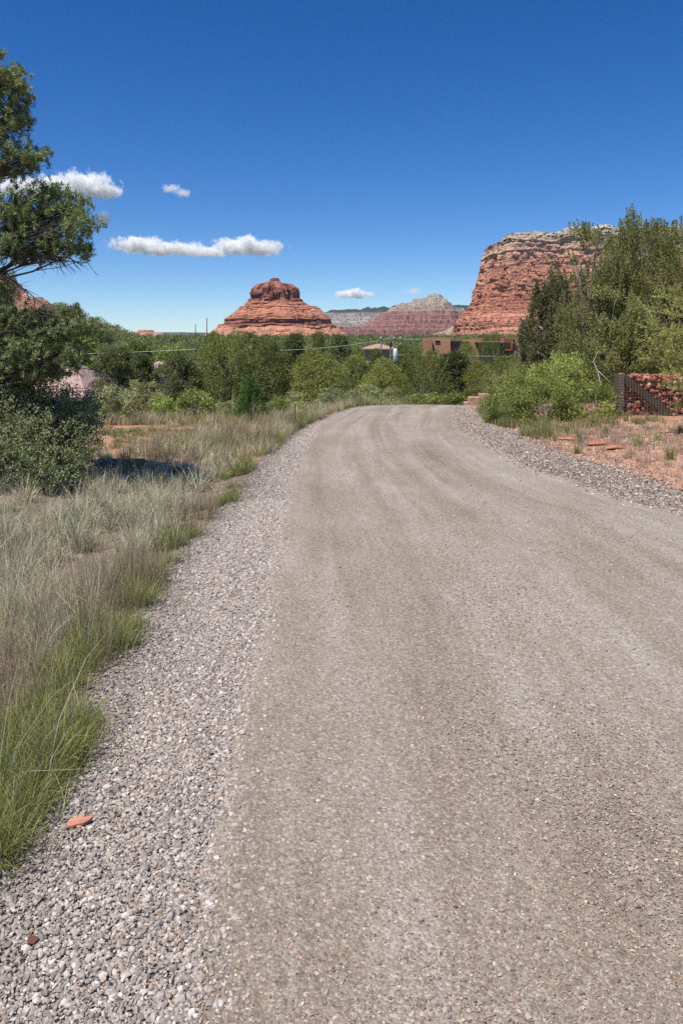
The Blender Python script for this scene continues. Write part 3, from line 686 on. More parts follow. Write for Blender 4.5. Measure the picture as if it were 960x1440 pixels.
# right side big trees
BIG = dict(leaf=.046, lw=.027, dens=84, clump=.11)
JBR = [(.14,.16,.065),(.18,.195,.08),(.10,.12,.05),(.225,.235,.11)]
RG = 'tall junipers on the right'
plant('tall_juniper','tree','tall pointed juniper, the leftmost of the bushy ones on the right',838,312,112,19.5,'ra','juniper',JBR,RG,**BIG)
plant('tall_juniper','tree','tallest juniper on the right, its top highest above the stone filled wall',899,288,136,20.5,'rb','juniper',JBR,RG,**BIG)
plant('tall_juniper','tree','tall juniper cut by the right edge of the view',975,304,120,19,'rc','juniper',JBR,RG,**BIG)
plant('tall_juniper','tree','blunt topped tall juniper squeezed between the leftmost and the tallest one on the right',866,346,84,21.5,'rc','juniper',JBR,RG,**BIG)
plant('tall_juniper','tree','shaded juniper filling the gap behind the stone filled wall',868,400,120,18.6,'ra','juniper',JBR,RG,**BIG)
plant('open_juniper','tree','thin dark see through tree with its narrow top against the large butte',783,372,46,24,'oa','thin',[(.09,.095,.05),(.07,.075,.04),(.12,.12,.065)],'open dark trees before the large butte',leaf=.09,lw=.03,dens=40,clump=.2,base=.15)
plant('open_juniper','tree','leaning dark tree left of the narrow topped one before the large butte',757,398,52,23.5,'ob','thin',[(.09,.095,.05),(.07,.075,.04),(.12,.12,.065)],'open dark trees before the large butte',leaf=.09,lw=.03,dens=44,clump=.2,base=.1)
plant('open_juniper','tree','dark leafy tree low between the leaning tree and the tall junipers',800,430,60,23,'ob','thin',JDRK,'open dark trees before the large butte')
RS = 'bright green shrubs by the right verge'
RK = dict(leaf=.042, lw=.02, dens=75, clump=.15, base=.0)
plant('green_shrub','shrub','bright green shrub closest to the road on the right',714,545,66,15.4,'ga','shrub',BRT,RS,**RK)
plant('green_shrub','shrub','bright green shrub at the centre of the right thicket',764,528,92,15.0,'gb','shrub',BRT,RS,**RK)
plant('green_shrub','shrub','green shrub just left of the stone filled wall post',822,535,80,15.2,'ga','shrub',BRT,RS,**RK)
plant('green_shrub','shrub','tall green shrub behind the thicket under the dark open trees',790,497,100,18.6,'gb','shrub',BRT,RS,**RK)
plant('green_shrub','shrub','olive green shrub behind the closest one on the right',738,512,70,19.5,'gb','shrub',SHR,RS,**RK)
plant('dead_shrub','shrub','grey leafless shrub poking up between the olive shrubs right of centre',722,492,26,27,'dd','shrub',DEAD,None,leaf=.1,lw=.008,dens=22,clump=.2)

# bleached snag by the tall junipers
snag = empty('dead_branch', (Xat(848, 16.4), 16.4, hz(Xat(848, 16.4), 16.4))); tag(snag, 'bleached crooked dead branch rising beside the stone filled wall', 'branch')
mb = MB(); z0 = snag.location.z
pts = [(842,585),(838,560),(846,540),(843,522),(838,508),(846,494)]
mb.tube([(Xat(a,16.4)-snag.location.x, .05*i_, Zat(b,16.4)-z0) for i_,(a,b) in enumerate(pts)], [.02,.018,.016,.014,.011,.004], 6, (.36,.34,.3)); mb.build('stem', M_BARK, snag, True)
mb = MB(); pts = [(843,522),(851,530),(856,536),(860,544)]
mb.tube([(Xat(a,16.4)-snag.location.x, .12-.03*i_, Zat(b,16.4)-z0) for i_,(a,b) in enumerate(pts)], [.013,.011,.008,.003], 6, (.36,.34,.3)); mb.build('twig', M_BARK, snag, True)

# ------------------------------------------------------------------ lobed crowns (foreground left pine, silvery shrub, feathery tree)
def lobe_pts(rg, lobes, n_per_m3=None, n=None, shell=.45):
    out = []
    vol = np.array([l[1][0] * l[1][1] * l[1][2] for l in lobes]) ** .75
    cnt = np.maximum(4, (n * vol / vol.sum()).astype(int))
    for (c, r), m in zip(lobes, cnt):
        u = unit(rg, m) * (rg.uniform(0, 1, m) ** shell)[:, None]
        out.append(np.array(c) + u * np.array(r))
    return out
def pine():
    rg = np.random.default_rng(21); Y0 = 8.6; tx, ty = -5.3, 8.9; zb = hz(tx, ty)
    root = empty('pine_tree', (tx, ty, zb)); tag(root, 'large pine reaching in from the left edge with layered needle boughs and bare twigs', 'tree')
    O = np.array([tx, ty, zb])
    trunk = MB(); tt = np.linspace(0, 1, 12)
    TP = np.stack([.25 * np.sin(tt * 4), .15 * np.cos(tt * 3) - .15, tt * 6.0 - .1], -1); trunk.tube(TP, np.linspace(.17, .03, 12), 10, (.12, .095, .08))
    L = [(-16,66,20,18,0),(-25,105,60,34,.1),(12,112,34,20,-.1),(22,140,26,22,0),(2,175,46,32,0),(30,172,18,14,.1),(34,214,44,15,0),(0,236,60,22,.1),(52,222,20,12,-.1),
         (70,268,34,16,0),(96,288,36,22,0),(112,315,36,24,-.15),(60,308,56,34,.1),(20,292,44,34,0),(88,345,44,20,0),(20,345,50,26,0),(118,352,14,14,0),(50,352,40,20,.1),
         (0,402,26,26,.3),(12,440,40,26,.2),(50,452,34,20,.2),(100,436,22,10,0),(118,458,34,15,0),(84,464,40,24,.1),(60,488,54,26,.1),(146,474,18,7,0),(20,490,50,30,.2),(110,494,22,18,0),(40,515,50,18,.2),(20,532,44,20,.3),(66,524,42,14,.2),(104,512,14,8,0),
         (-70,120,60,60,.4),(-90,230,90,60,.5),(-80,330,90,60,.4),(-90,430,90,60,.5),(-60,500,70,40,.3),(-200,200,90,90,.6),(-210,380,100,90,.5),(-110,40,40,50,.3),(-270,290,60,80,.4)]
    lobes = []
    for a, b, rx, ry, dy in L:
        Y = Y0 + dy; lobes.append((np.array([Xat(a, Y), Y, Zat(b, Y)]) - O, (rx / F * Y, .42 * rx / F * Y + .15, ry / F * Y)))
    P_ = lobe_pts(rg, lobes, n=9000, shell=.5)
    limbs = MB(); V = []
    bough = MB()
    for (c, r), pts in zip(lobes, P_):
        # a limb from the trunk into each lobe
        hgt = c[2] - .15 - .12 * abs(c[0]); k = int(np.argmin(np.abs(TP[:, 2] - max(.8, hgt)))); q0 = TP[k]
        s_ = np.linspace(0, 1, 9)[:, None]; mid = q0 + (np.array(c) - q0) * s_; mid[:, 2] += -.12 * np.sin(s_[:, 0] * 3.14) + .02 * np.sin(s_[:, 0] * 15); mid[:, 1] += .04 * np.sin(s_[:, 0] * 11 + c[0] * 9)
        bough.tube(mid, np.linspace(.024, .006, 9), 6, (.11, .09, .075))
        for p in pts[rg.random(len(pts)) < .22]:
            q = mid[rg.integers(5, 9)]; s2 = np.linspace(0, 1, 4)[:, None]; B = q + (p - q) * s2; B[1:3] += rg.normal(0, .02, (2, 3))
            limbs.tube(B, np.linspace(.007, .0025, 4), 3, (.11, .09, .075))
        m = 26; N = len(pts) * m
        ctr = np.repeat(pts, m, 0); ax = np.repeat(unit(rg, len(pts)) * .8 + np.array([.25, -.1, .75]), m, 0)
        D = ax * .8 + unit(rg, N); back = rg.uniform(0, .05, N)[:, None]
        V.append(leaf_quads(ctr - ax * back, D, .056 * rg.uniform(.7, 1.2, N), .0085, palcol([(.10,.14,.062),(.13,.17,.075),(.075,.105,.048),(.18,.205,.095)], N, rg) * np.repeat(rg.uniform(.75, 1.25, len(pts)), m)[:, None], rg))
    trunk.build('trunk', M_BARK, root, True)
    bough.build('limbs', M_BARK, root, True)
    limbs.build('twigs', M_BARK, root)
    add('crown', np_mesh('crown', *join(V)), M_NEEDLE, root)
    # bare dead twigs
    dead = MB()
    def dt(px0, py0, px1, py1, r0, sag, nsub, Yd=8.5):
        s_ = np.linspace(0, 1, 10); a = np.stack([Xat(px0 + (px1 - px0) * s_, Yd), np.full(10, Yd), Zat(py0 + (py1 - py0) * s_ , Yd) + sag * np.sin(s_ * 3.14)], -1) - O
        a += np.cumsum(rg.normal(0, .006, (10, 3)), 0); dead.tube(a, np.linspace(r0, r0 * .35, 10), 5, (.085, .07, .06))
        for _ in range(nsub):
            q = a[rg.integers(2, 10)]; dr = np.array([rg.uniform(.1, .5), rg.normal(0, .2), rg.uniform(-1, -.2)]); ln = rg.uniform(.1, .28)
            s3 = np.linspace(0, 1, 5)[:, None]; B = q + dr * ln * s3 + np.cumsum(rg.normal(0, .006, (5, 3)), 0); B[:, 0] += .05 * s3[:, 0] ** 2
            dead.tube(B, np.linspace(r0 * .4, .0015, 5), 3, (.1, .085, .075))
            if rg.random() < .6:
                q2 = B[2]; B2 = q2 + (dr + rg.normal(0, .5, 3)) * ln * .6 * s3; dead.tube(B2, np.linspace(.003, .0012, 5), 3, (.1, .085, .075))
    dt(-60, 345, 100, 362, .022, .0, 26); dt(-60, 352, 62, 425, .014, .06, 22); dt(-20, 350, 118, 368, .012, -.02, 20); dt(0, 500, 150, 520, .01, .0, 18, 8.6); dt(60, 440, 165, 472, .008, .02, 10)
    dead.build('dead_twigs', M_BARK, root)
pine()
def silver_shrub():
    rg = np.random.default_rng(33); Y0 = 9.0; tx, ty = Xat(30, Y0), Y0 + .3; zb = hz(tx, ty); O = np.array([tx, ty, zb])
    root = empty('silvery_shrub', tuple(O)); tag(root, 'big silvery green shrub with small round leaves below the pine at the left edge', 'shrub')
    L = [(20,540,52,26,.2),(75,562,48,28,.2),(118,585,30,30,.1),(20,560,50,36,0),(60,575,50,36,.1),(95,590,42,34,0),(60,615,60,36,-.3),(120,612,28,32,-.2),(20,600,60,46,-.2),(10,645,56,38,-.5),(70,655,52,32,-.5),(115,650,26,26,-.3),(-40,590,60,60,0),(-60,650,70,46,-.2),(-110,600,70,70,.3),(132,585,16,20,.1),(0,540,34,20,.2),(128,560,18,16,.4)]
    lobes = [(np.array([Xat(a, Y0 + d_), Y0 + d_, Zat(b, Y0 + d_)]) - O, (rx / F * Y0, rx / F * Y0 * .8 + .1, ry / F * Y0)) for a, b, rx, ry, d_ in L]
    P_ = lobe_pts(rg, lobes, n=2600, shell=.4); V = []; mb = MB(); tw = MB()
    for pts in P_:
        m = 26; N = len(pts) * m; ax = unit(rg, len(pts)) + np.array([0, 0, .7]); ctr = np.repeat(pts, m, 0)
        t_ = rg.uniform(-.08, .08, N)[:, None]; off = np.repeat(ax, m, 0) * t_ + rg.normal(0, .016, (N, 3))
        P0 = ctr + off; P0[:, 2] = np.maximum(P0[:, 2], .02)
        V.append(leaf_quads(P0, unit(rg, N) + np.array([0, 0, .5]), .023 * rg.uniform(.7, 1.25, N), .015 * rg.uniform(.8, 1.2, N), palcol([(.125,.155,.075),(.155,.18,.095),(.10,.125,.06),(.20,.22,.135)], N, rg) * np.repeat(rg.uniform(.8, 1.2, len(pts)), m)[:, None], rg))
        for p in pts[rg.random(len(pts)) < .35]:
            q = np.array([p[0] * .6, p[1] * .6, p[2] * .45]); s2 = np.linspace(0, 1, 4)[:, None]; tw.tube(q + (p - q) * s2, np.linspace(.006, .002, 4), 3, (.17, .13, .11))
    for (c, r) in lobes:
        s_ = np.linspace(0, 1, 6)[:, None]; q0 = np.array([c[0] * .3, c[1] * .3, -.05]); B = q0 + (np.array(c) - q0) * s_; B[:, 2] += .08 * np.sin(s_[:, 0] * 3); mb.tube(B, np.linspace(.022, .007, 6), 6, (.16, .10, .08))
    mb.build('stems', M_BARK, root, True); tw.build('twigs', M_BARK, root)
    add('crown', np_mesh('crown', *join(V)), M_WAXY, root)
silver_shrub()
def feathery():
    rg = np.random.default_rng(45); ty = 12.2; tx = Xat(1000, ty); zb = hz(tx, ty); O = np.array([tx, ty, zb])
    root = empty('feathery_tree', tuple(O)); tag(root, 'light green feathery tree arching in from the right edge over the stone filled wall', 'tree')
    mb = MB(); V = []
    tt = np.linspace(0, 1, 8); TP = np.stack([.1 * np.sin(tt * 5), .1 * np.cos(tt * 4), tt * 1.9 - .05], -1); mb.tube(TP, np.linspace(.07, .02, 8), 8, (.17, .14, .12))
    tips = [(908,436),(925,418),(945,412),(905,478),(915,455),(938,440),(903,505),(918,490),(930,470),(938,540),(942,520),(948,548),(950,575),(955,470),(960,500),(985,400),(1010,420),(1040,400),(1060,450),(1080,500),(1050,540),(1020,560),(1000,530),(1030,480),(990,450),(1070,560),(960,440),(921,505),(935,525),(948,430),(908,460)]
    for px, py in tips:
        dy = rg.uniform(-.5, .35); tip = np.array([Xat(px, ty + dy), ty + dy, Zat(py, ty + dy)]) - O
        q0 = TP[min(7, max(1, int((tip[2] - .2) / 1.9 * 6)))]; s_ = np.linspace(0, 1, 12)[:, None]
        B = q0 + (tip - q0) * s_; B[:, 2] += .14 * np.sin(s_[:, 0] * 3.14) ; B += np.cumsum(rg.normal(0, .006, (12, 3)), 0)
        mb.tube(B, np.linspace(.012, .003, 12), 5, (.2, .16, .12))
        # side sprigs, each dressed with short needles
        ns = 30; u = rg.uniform(.25, 1, ns); base = q0 + (tip - q0) * u[:, None]; base[:, 2] += .14 * np.sin(u * 3.14)
        sd = (tip - q0) / np.linalg.norm(tip - q0) * .9 + unit(rg, ns) * .8 + np.array([0, 0, .25]); sd /= np.linalg.norm(sd, axis=1)[:, None]; ln = rg.uniform(.09, .22, ns)
        m = 34; N = ns * m; v = rg.uniform(0, 1, N); P0 = np.repeat(base, m, 0) + np.repeat(sd * ln[:, None], m, 0) * v[:, None]; P0[:, 2] = np.maximum(P0[:, 2], .03)
        D = np.repeat(sd, m, 0) * 1.0 + unit(rg, N) * .75
        V.append(leaf_quads(P0, D, .03 * rg.uniform(.7, 1.2, N), .008, palcol([(.18,.225,.07),(.23,.275,.09),(.14,.175,.055),(.30,.33,.14)], N, rg), rg))
    mb.build('trunk', M_BARK, root, True); add('crown', np_mesh('crown', *join(V)), M_LEAF, root)
feathery()

# ------------------------------------------------------------------ stone filled wire wall
def gabion():
    Y = 15.3; x0, x1 = Xat(866, Y), Xat(972, Y); zt = Zat(524, Y); z0 = hz((x0 + x1) / 2, Y); c = np.array([(x0 + x1) / 2, Y, z0]); W = x1 - x0; H = zt - z0
    r = empty('stone_filled_wall', tuple(c)); tag(r, 'waist high wall of red rocks packed behind wire mesh with a wooden post and brace', 'wall')
    rg = np.random.default_rng(5); n = 1500; X = rg.uniform(-W/2 + .1, W/2, n); Yy = rg.uniform(.02, .34, n); Z = rg.uniform(-.02, H - .05, n)
    tc = np.array([(.36,.13,.075),(.44,.19,.12),(.28,.09,.055),(.5,.27,.19),(.4,.16,.1)])[rg.integers(0, 5, n)] * rg.uniform(.75, 1.2, (n, 1))
    o = stones('rock_fill', X, Yy, rg.uniform(.05, .12, n), tc, rg, M_ROCK, Z=Z, sink=.5, flat=.8, parent=r); o['kind'] = 'stuff'
    MB().box((-W/2 + .055, -.05, H/2 - .03), (.1, .1, H + .02), tint=(.17, .14, .115)).build('post', M_WOOD, r)
    MB().box((-W/2 + .0, .0, H/2 - .03), (.02, .2, H - .02), tint=(.12, .09, .07)).build('post', M_WOOD, r)
    dx = Xat(940, Y) - Xat(874, Y); dz = Zat(582, Y) - Zat(530, Y); ln = math.hypot(dx, dz)
    b = MB().box((0, 0, 0), (.15, .035, ln), tint=(.085, .062, .045)).build('brace', M_WOOD, r)
    b.location = (-W/2 + .1 + dx/2, -.05, H + dz/2 - .08); b.rotation_euler.y = math.atan2(dx, dz)
    MB().box((W/2 - .1, .04, H/2), (.1, .1, H), tint=(.15, .12, .1)).build('post', M_WOOD, r)
    m = MB(); k = 0
    for gx in np.arange(-W/2, W/2 + .01, .055): m.box((gx, -.108, H/2 - .02), (.0028, .0028, H - .02), tint=(.2, .18, .16))
    for gz in np.arange(0.02, H, .055): m.box((0, -.104, gz), (W, .0028, .0028), tint=(.2, .18, .16))
    m.build('wire_mesh', M_METAL, r)
gabion()
# ------------------------------------------------------------------ block wall at the crest
def blocks():
    Y = 20.6; xc = Xat(674, Y); z = hz(xc, Y); r = empty('block_wall', (xc, Y, z)); tag(r, 'low stepped wall of tan sandstone blocks at the crest of the road', 'wall')
    for a, b, t, col in [(673.5,682,553.5,(.44,.27,.185)),(682.5,690,553.8,(.47,.29,.2)),(658.5,673,558,(.46,.28,.19)),(652,658,565,(.42,.27,.19))]:
        X0, X1 = Xat(a, Y) - xc, Xat(b, Y) - xc; zt = Zat(t, Y) - z
        o = MB().box(((X0+X1)/2, 0, zt/2 - .1), (X1 - X0, .3, zt + .2), tint=col).build('block', M_STUCCO, r)
        md = o.modifiers.new('bevel', 'BEVEL'); md.width = .012; md.segments = 2
blocks()
# marker stake
Y = 15.2; X = Xat(415, Y); s_ = MB().box((0, 0, .2), (.022, .012, .5), tint=(.12, .1, .08)).build('marker_stake', M_METAL); s_.location = (X, Y, hz(X, Y)); md = s_.modifiers.new('bevel', 'BEVEL'); md.width = .003
tag(s_, 'thin dark metal stake standing in the verge grass left of the road bend', 'stake')

# ------------------------------------------------------------------ houses
def adobe():
    Y = 150; x = lambda p: Xat(p, Y); zz = lambda p: Zat(p, Y); zb = hz(x(665), Y) - .3
    r = empty('adobe_house', (x(665), Y, zb)); tag(r, 'long flat roofed adobe house in tan and red brown stucco under the large butte', 'house')
    O = np.array([x(665), Y, zb]); A, B, D = (.46, .25, .145), (.40, .20, .115), (.26, .11, .06)
    def wall(a, b, t, depth, yo, col, nm='wall'):
        X0, X1 = x(a) - O[0], x(b) - O[0]; zt = zz(t) - zb
        return MB().box(((X0+X1)/2, yo + depth/2, zt/2), (X1-X0, depth, zt), tint=col).build(nm, M_STUCCO, r)
    wall(598, 606, 475.4, 7, -1.5, B); wall(606, 633, 474.6, 8, 0, A); wall(633, 706, 477, 8, 1.2, A); wall(706, 722, 476.5, 7, 1.6, D); wall(722, 731, 475, 7, -.5, A); wall(731, 738, 477, 6, 1.0, D)
    def slab(a, b, t, th, yo, dp, col):
        X0, X1 = x(a) - O[0], x(b) - O[0]; zt = zz(t) - zb
        MB().box(((X0+X1)/2, yo, zt - th/2), (X1-X0, dp, th), tint=col).build('canopy', M_STUCCO, r)
    slab(634, 650, 476.0, .35, .4, 2.6, (.34, .15, .09)); slab(668, 706, 476.0, .75, .2, 3.0, (.42, .2, .12)); slab(692, 722, 475.4, .3, -.2, 2, (.3, .12, .07))
    for a, b, t, bb in [(612,618,479,483),(636,646,479,487),(652,660,480,486),(680,686,480,486),(709,719,480,488)]:
        X0, X1 = x(a) - O[0], x(b) - O[0]; Z0, Z1 = zz(bb) - zb, zz(t) - zb; yo = -.03 if a < 633 else (1.17 if a < 706 else 1.57)
        w_ = MB(); e = .09
        for cx, cz, sx, sz in [((X0+X1)/2, Z0, X1-X0+e, e), ((X0+X1)/2, Z1, X1-X0+e, e), (X0, (Z0+Z1)/2, e, Z1-Z0-e), (X1, (Z0+Z1)/2, e, Z1-Z0-e)]: w_.box((cx, yo, cz), (sx, .12, sz), tint=(.1, .07, .05))
        f = w_.build('window', M_METAL, r); MB().box(((X0+X1)/2, yo + .01, (Z0+Z1)/2), (X1-X0-e, .03, Z1-Z0-e), tint=(.03, .03, .03)).build('pane', M_GLASS, f)
adobe()
def roof_house(name, label, px0, px1, yr, ye, Y, rcol, wcol, depth=9, drop=2.6, group=None, chim=None):
    X0, X1 = Xat(px0, Y), Xat(px1, Y); xc = (X0+X1)/2; ze, zr = Zat(ye, Y), Zat(yr, Y); zb = min(hz(xc, Y), ze - drop); r = empty(name, (xc, Y, zb)); tag(r, label, 'house', group)
    a = (X1-X0)/2; ze -= zb; zr -= zb; hd = depth / 2; ov = .4; rid = max(.3, a - hd * .55)
    m = MB()
    V = [(-a-ov, -hd-ov, ze), (a+ov, -hd-ov, ze), (a+ov, hd+ov, ze), (-a-ov, hd+ov, ze), (-rid, 0, zr), (rid, 0, zr)]
    m.raw(V, [[0,1,5,4],[2,3,4,5],[1,2,5,5],[3,0,4,4]][:2], rcol); m.raw(np.array([V[1], V[2], V[5], (np.array(V[1])+np.array(V[2]))/2]), [[0,3,2,2]][:0] or [[0,3,1,2]], rcol); m.raw(np.array([V[3], V[0], V[4], (np.array(V[0])+np.array(V[3]))/2]), [[0,3,1,2]], rcol)
    m.box((0, 0, ze - .09), (2*(a+ov)-.02, 2*(hd+ov)-.02, .16), tint=tuple(c*.7 for c in rcol))
    rf = m.build('roof', M_ROOF, r)
    MB().box((0, 0, (ze-.2)/2), (2*a-.2, 2*hd-.2, ze-.2), tint=wcol).build('wall', M_STUCCO, r)
    for t in (-.5, .05, .55):
        f = MB().box((t * a, -hd + .08, ze * .5), (1.3, .1, 1.2), tint=(.5, .47, .42)).build('window', M_METAL, r)
        MB().box((t * a, -hd + .02, ze * .5), (1.1, .05, 1.0)).build('pane', M_GLASS, f)
    if chim: MB().box((chim * a, .4, zr + .1), (.8, .8, 1.2), tint=wcol).build('chimney', M_STUCCO, r)
PK = 'pink tile roofed houses on the left'
roof_house('tile_roof_house', 'house with a broad pinkish tile roof seen between the pine boughs on the left', 50, 148, 508, 552, 52, (.40, .275, .235), (.4, .3, .24), 9, 2.2, PK)
roof_house('tile_roof_house', 'house showing a small patch of pinkish roof right of the dark rounded juniper', 206, 250, 508, 524, 70, (.42, .29, .25), (.42, .32, .26), 8, 2.2, PK)
roof_house('tile_roof_house', 'low house with a brown shallow roof left of the transformer pole', 512, 552, 483.5, 490, 115, (.36, .25, .2), (.42, .3, .22), 9, 2.4)

# ------------------------------------------------------------------ utility poles and wires
def pole(px, ytop, Y, label, r=.13, transformer=False, arm=False, grp='utility poles'):
    X = Xat(px, Y); z = hz(X, Y); H = Zat(ytop, Y) - z; e = empty('utility_pole', (X, Y, z)); tag(e, label, 'pole', grp)
    MB().tube([(0,0,-.3),(0,0,H*.5),(0,0,H)], [r, r*.9, r*.7], 8, (.13, .1, .08)).build('pole', M_WOOD, e, True)
    if arm:
        MB().box((0, -.16, H - .35), (1.7, .1, .12), tint=(.16, .13, .11)).build('crossarm', M_WOOD, e)
        for q in (-.75, .25, .75): MB().tube([(q, -.16, H-.28), (q, -.16, H-.14), (q, -.16, H-.02)], [.05, .07, .03], 8, (.4, .4, .4)).build('insulator', M_METAL, e, True)
    if transformer:
        t = MB().tube([(.36, -.1, H-1.95), (.36, -.1, H-1.9), (.36, -.1, H-1.1), (.36, -.1, H-.95)], [.13, .18, .18, .1], 12, (.62, .65, .68)).build('transformer', M_METAL, e, True)
        for q in (-.09, .09): MB().tube([(.36+q, -.1, H-.97), (.36+q, -.1, H-.8), (.36+q, -.1, H-.68)], [.04, .045, .015], 6, (.3, .2, .15)).build('bushing', M_METAL, t, True)
    return (X, Y, z + H)
pole(549, 473, 62, 'utility pole carrying a pale grey transformer in the middle of the view', .1, True, True)
pole(577, 476, 110, 'plain wooden utility pole just right of the transformer pole', .14, False, True)
pole(536, 478, 90, 'short wooden pole close left of the transformer pole', .1)
pole(275, 456, 150, 'thin distant utility pole, the left one of the pair left of the bell shaped butte', .11)
pole(291, 447, 150, 'taller thin distant utility pole of the pair left of the bell shaped butte', .12)
def wire(p0, p1, label, sag=.5, r=.018):
    a = np.array([Xat(p0[0], p0[2]), p0[2], Zat(p0[1], p0[2])]); b = np.array([Xat(p1[0], p1[2]), p1[2], Zat(p1[1], p1[2])]); t = np.linspace(0, 1, 24)[:, None]
    P = a + (b - a) * t; P[:, 2] -= sag * 4 * t[:, 0] * (1 - t[:, 0])
    o = MB().tube(P, r * .6, 4, (.34, .33, .3)).build('power_line', M_METAL); tag(o, label, 'wire', 'power lines')
wire((-200, 496, 62), (276, 491, 62), 'pale power line crossing in front of the vivid green trees on the left', .3, .03)
wire((330, 492, 60), (549, 476, 62), 'power line sagging from the left to the transformer pole', .35, .03)
wire((549, 499, 61.8), (1150, 499, 60), 'power line running right from the transformer pole across the junipers', .15, .025)
wire((549, 476, 62), (1100, 478, 66), 'upper power line leaving the transformer pole towards the adobe house', .3, .018)

# ------------------------------------------------------------------ buttes and mesas
def polar_butte(name, Y, prof, z_base_px, cx_px, depth_ratio, mat, nexp=2.3, top_und=None, seed=0, strata=.05, nt=560, nk=260, joints=.03, jrange=(0, 1), blk=1.0):
    """prof: (py, left px, right px) from the base up"""
    prof = np.array(prof, float); kk = np.linspace(0, 1, nk)
    py = np.interp(kk, np.linspace(0, 1, len(prof)), prof[:, 0]); Lp = np.interp(py[::-1], prof[::-1, 0], prof[::-1, 1])[::-1]; Rp = np.interp(py[::-1], prof[::-1, 0], prof[::-1, 2])[::-1]
    z = Zat(py, Y); th = np.linspace(0, 2 * np.pi, nt, endpoint=False)
    cxs = (Lp + Rp) / 2; hw = np.maximum((Rp - Lp) / 2, .01) / F * Y; cxw = (cxs - 480) / F * Y
    TH, K = np.meshgrid(th, kk, indexing='ij'); ZZ = np.broadcast_to(z, TH.shape).copy()
    c, s_ = np.cos(TH), np.sin(TH); e = 2 / nexp
    ux, uy = np.sign(c) * np.abs(c) ** e, np.sign(s_) * np.abs(s_) ** e
    HW = np.broadcast_to(hw, TH.shape); t01 = (py[0] - np.broadcast_to(py, TH.shape)) / (py[0] - py[-1])
    warp = ZZ + 7.0 * fbm(c * 2.5 + 3, s_ * 2.5 + 3, 0, seed + 2, 4)
    st = np.zeros_like(ZZ)
    for f, a in ((.11, 1.0), (.27, .6), (.6, .35)):
        q = warp * f; fr = q - np.floor(q); amp = vnoise(np.floor(q), 0 * q, 0, seed + 5) * 2 - 1
        st += a * (amp * .6 + (fr - .5) * -.7)
    jm = sm(jrange[0], jrange[0] + .05, t01) * sm(jrange[1], jrange[1] - .05, t01)
    jn = fbm(c * 9, s_ * 9, ZZ * .012, seed + 9, 4); jn = -np.abs(jn) * 2 + .4
    big = fbm(c * 2.2, s_ * 2.2, ZZ * .004, seed + 11, 3)
    nrm = np.clip(110 / HW, .12, 1.2)
    scale = 1 + nrm * (strata * .4 * st + joints * jn * (jm * 1.8 + .4) + .10 * big) * np.where(HW > 3, 1, .3)
    scale += .012 * fbm(c * 30, s_ * 30, ZZ * .2, seed + 13, 3)
    arc = (TH + .02 * fbm(c * 6, s_ * 6, ZZ * .01, seed + 31, 2)) * 1.0
    for cw, ch, am, sd_ in ((16, 10, 3.4, 1), (7, 4.5, 1.7, 2), (3.2, 2.2, .8, 3)):
        nb = max(8, int(2 * math.pi * float(np.median(HW)) / cw)); lev = np.floor(warp / ch)
        ce = np.floor(arc / (2 * math.pi) * nb + _h(lev.astype(np.int64), 3, 5, seed + sd_) * .5) % nb
        scale = scale + (vnoise(ce, lev, 0, seed + 40 + sd_) * 2 - 1) * am * blk / np.maximum(HW, 14) * (.35 + .9 * jm)
    scale = np.where(scale > 1, 1 + .03 * np.tanh((scale - 1) / .03), scale); scale = np.where(scale < .9, .9 - .05 * np.tanh((.9 - scale) / .05), scale)
    # keep the silhouette where it was measured
    X = np.broadcast_to(cxw, TH.shape) + ux * HW * scale
    dep = depth_ratio if np.isscalar(depth_ratio) else np.interp(t01, depth_ratio[0], depth_ratio[1])
    Yv = Y + uy * HW * dep * scale
    if top_und is not None: ZZ = ZZ + top_und(X, Yv) * sm(.72, .95, t01)
    ZZ = ZZ + .8 * fbm(X * .08, Yv * .08, ZZ * .05, seed + 15, 3)
    b1 = fbm(X * .045, Yv * .045, ZZ * .06, seed + 21, 4) * 4.5 * np.clip(HW / 60, .05, 1)
    X = X + ux * b1; Yv = Yv + uy * b1
    V = np.stack([X, Yv, ZZ], -1)
    i, j = np.meshgrid(np.arange(nt), np.arange(nk - 1), indexing='ij'); i2 = (i + 1) % nt
    Q = np.stack([i*nk+j, i2*nk+j, i2*nk+j+1, i*nk+j+1], -1).reshape(-1, 4)
    o = add(name, np_mesh(name, V, Q), mat); return tag(o, kind='structure')
REDS = (.36, .125, .07)
YB = 1500
m_bell = m_sandstone('bell_sandstone', (Zat(472, YB), Zat(391, YB)), [(0, (.46,.20,.115)), (.13, (.50,.22,.125)), (.2, (.30,.10,.065)), (.3, (.46,.185,.10)), (.55, (.44,.175,.095)), (.62, (.33,.12,.08)), (1, (.32,.12,.08))], veg_amt=.4, band=.07, sat=.9)
polar_butte('bell_butte', YB, [(482,280,505),(473,292,492),(466,301,480),(460,309,472),(456.5,312,469),(456,319,465),(450.5,319,464),(449.8,317,466),(447,321,462),(442,327,457),(441,329,455),(437,334,452),(434,338,449),(431,341,445),(430,344,434),(427,346,430),(425,349,426),(421,351,423),(420,354,420),(412,353,421),(406,355,420),(403,358,416),(400,362,411),(398.5,368,403),(397,375,397),(395.5,379,393.5),(392,380,392.5),(391,382,391)],
            473, 388, .85, m_bell, 2.2, blk=1.6, seed=4, strata=.065, joints=.06, jrange=(.6, .93))
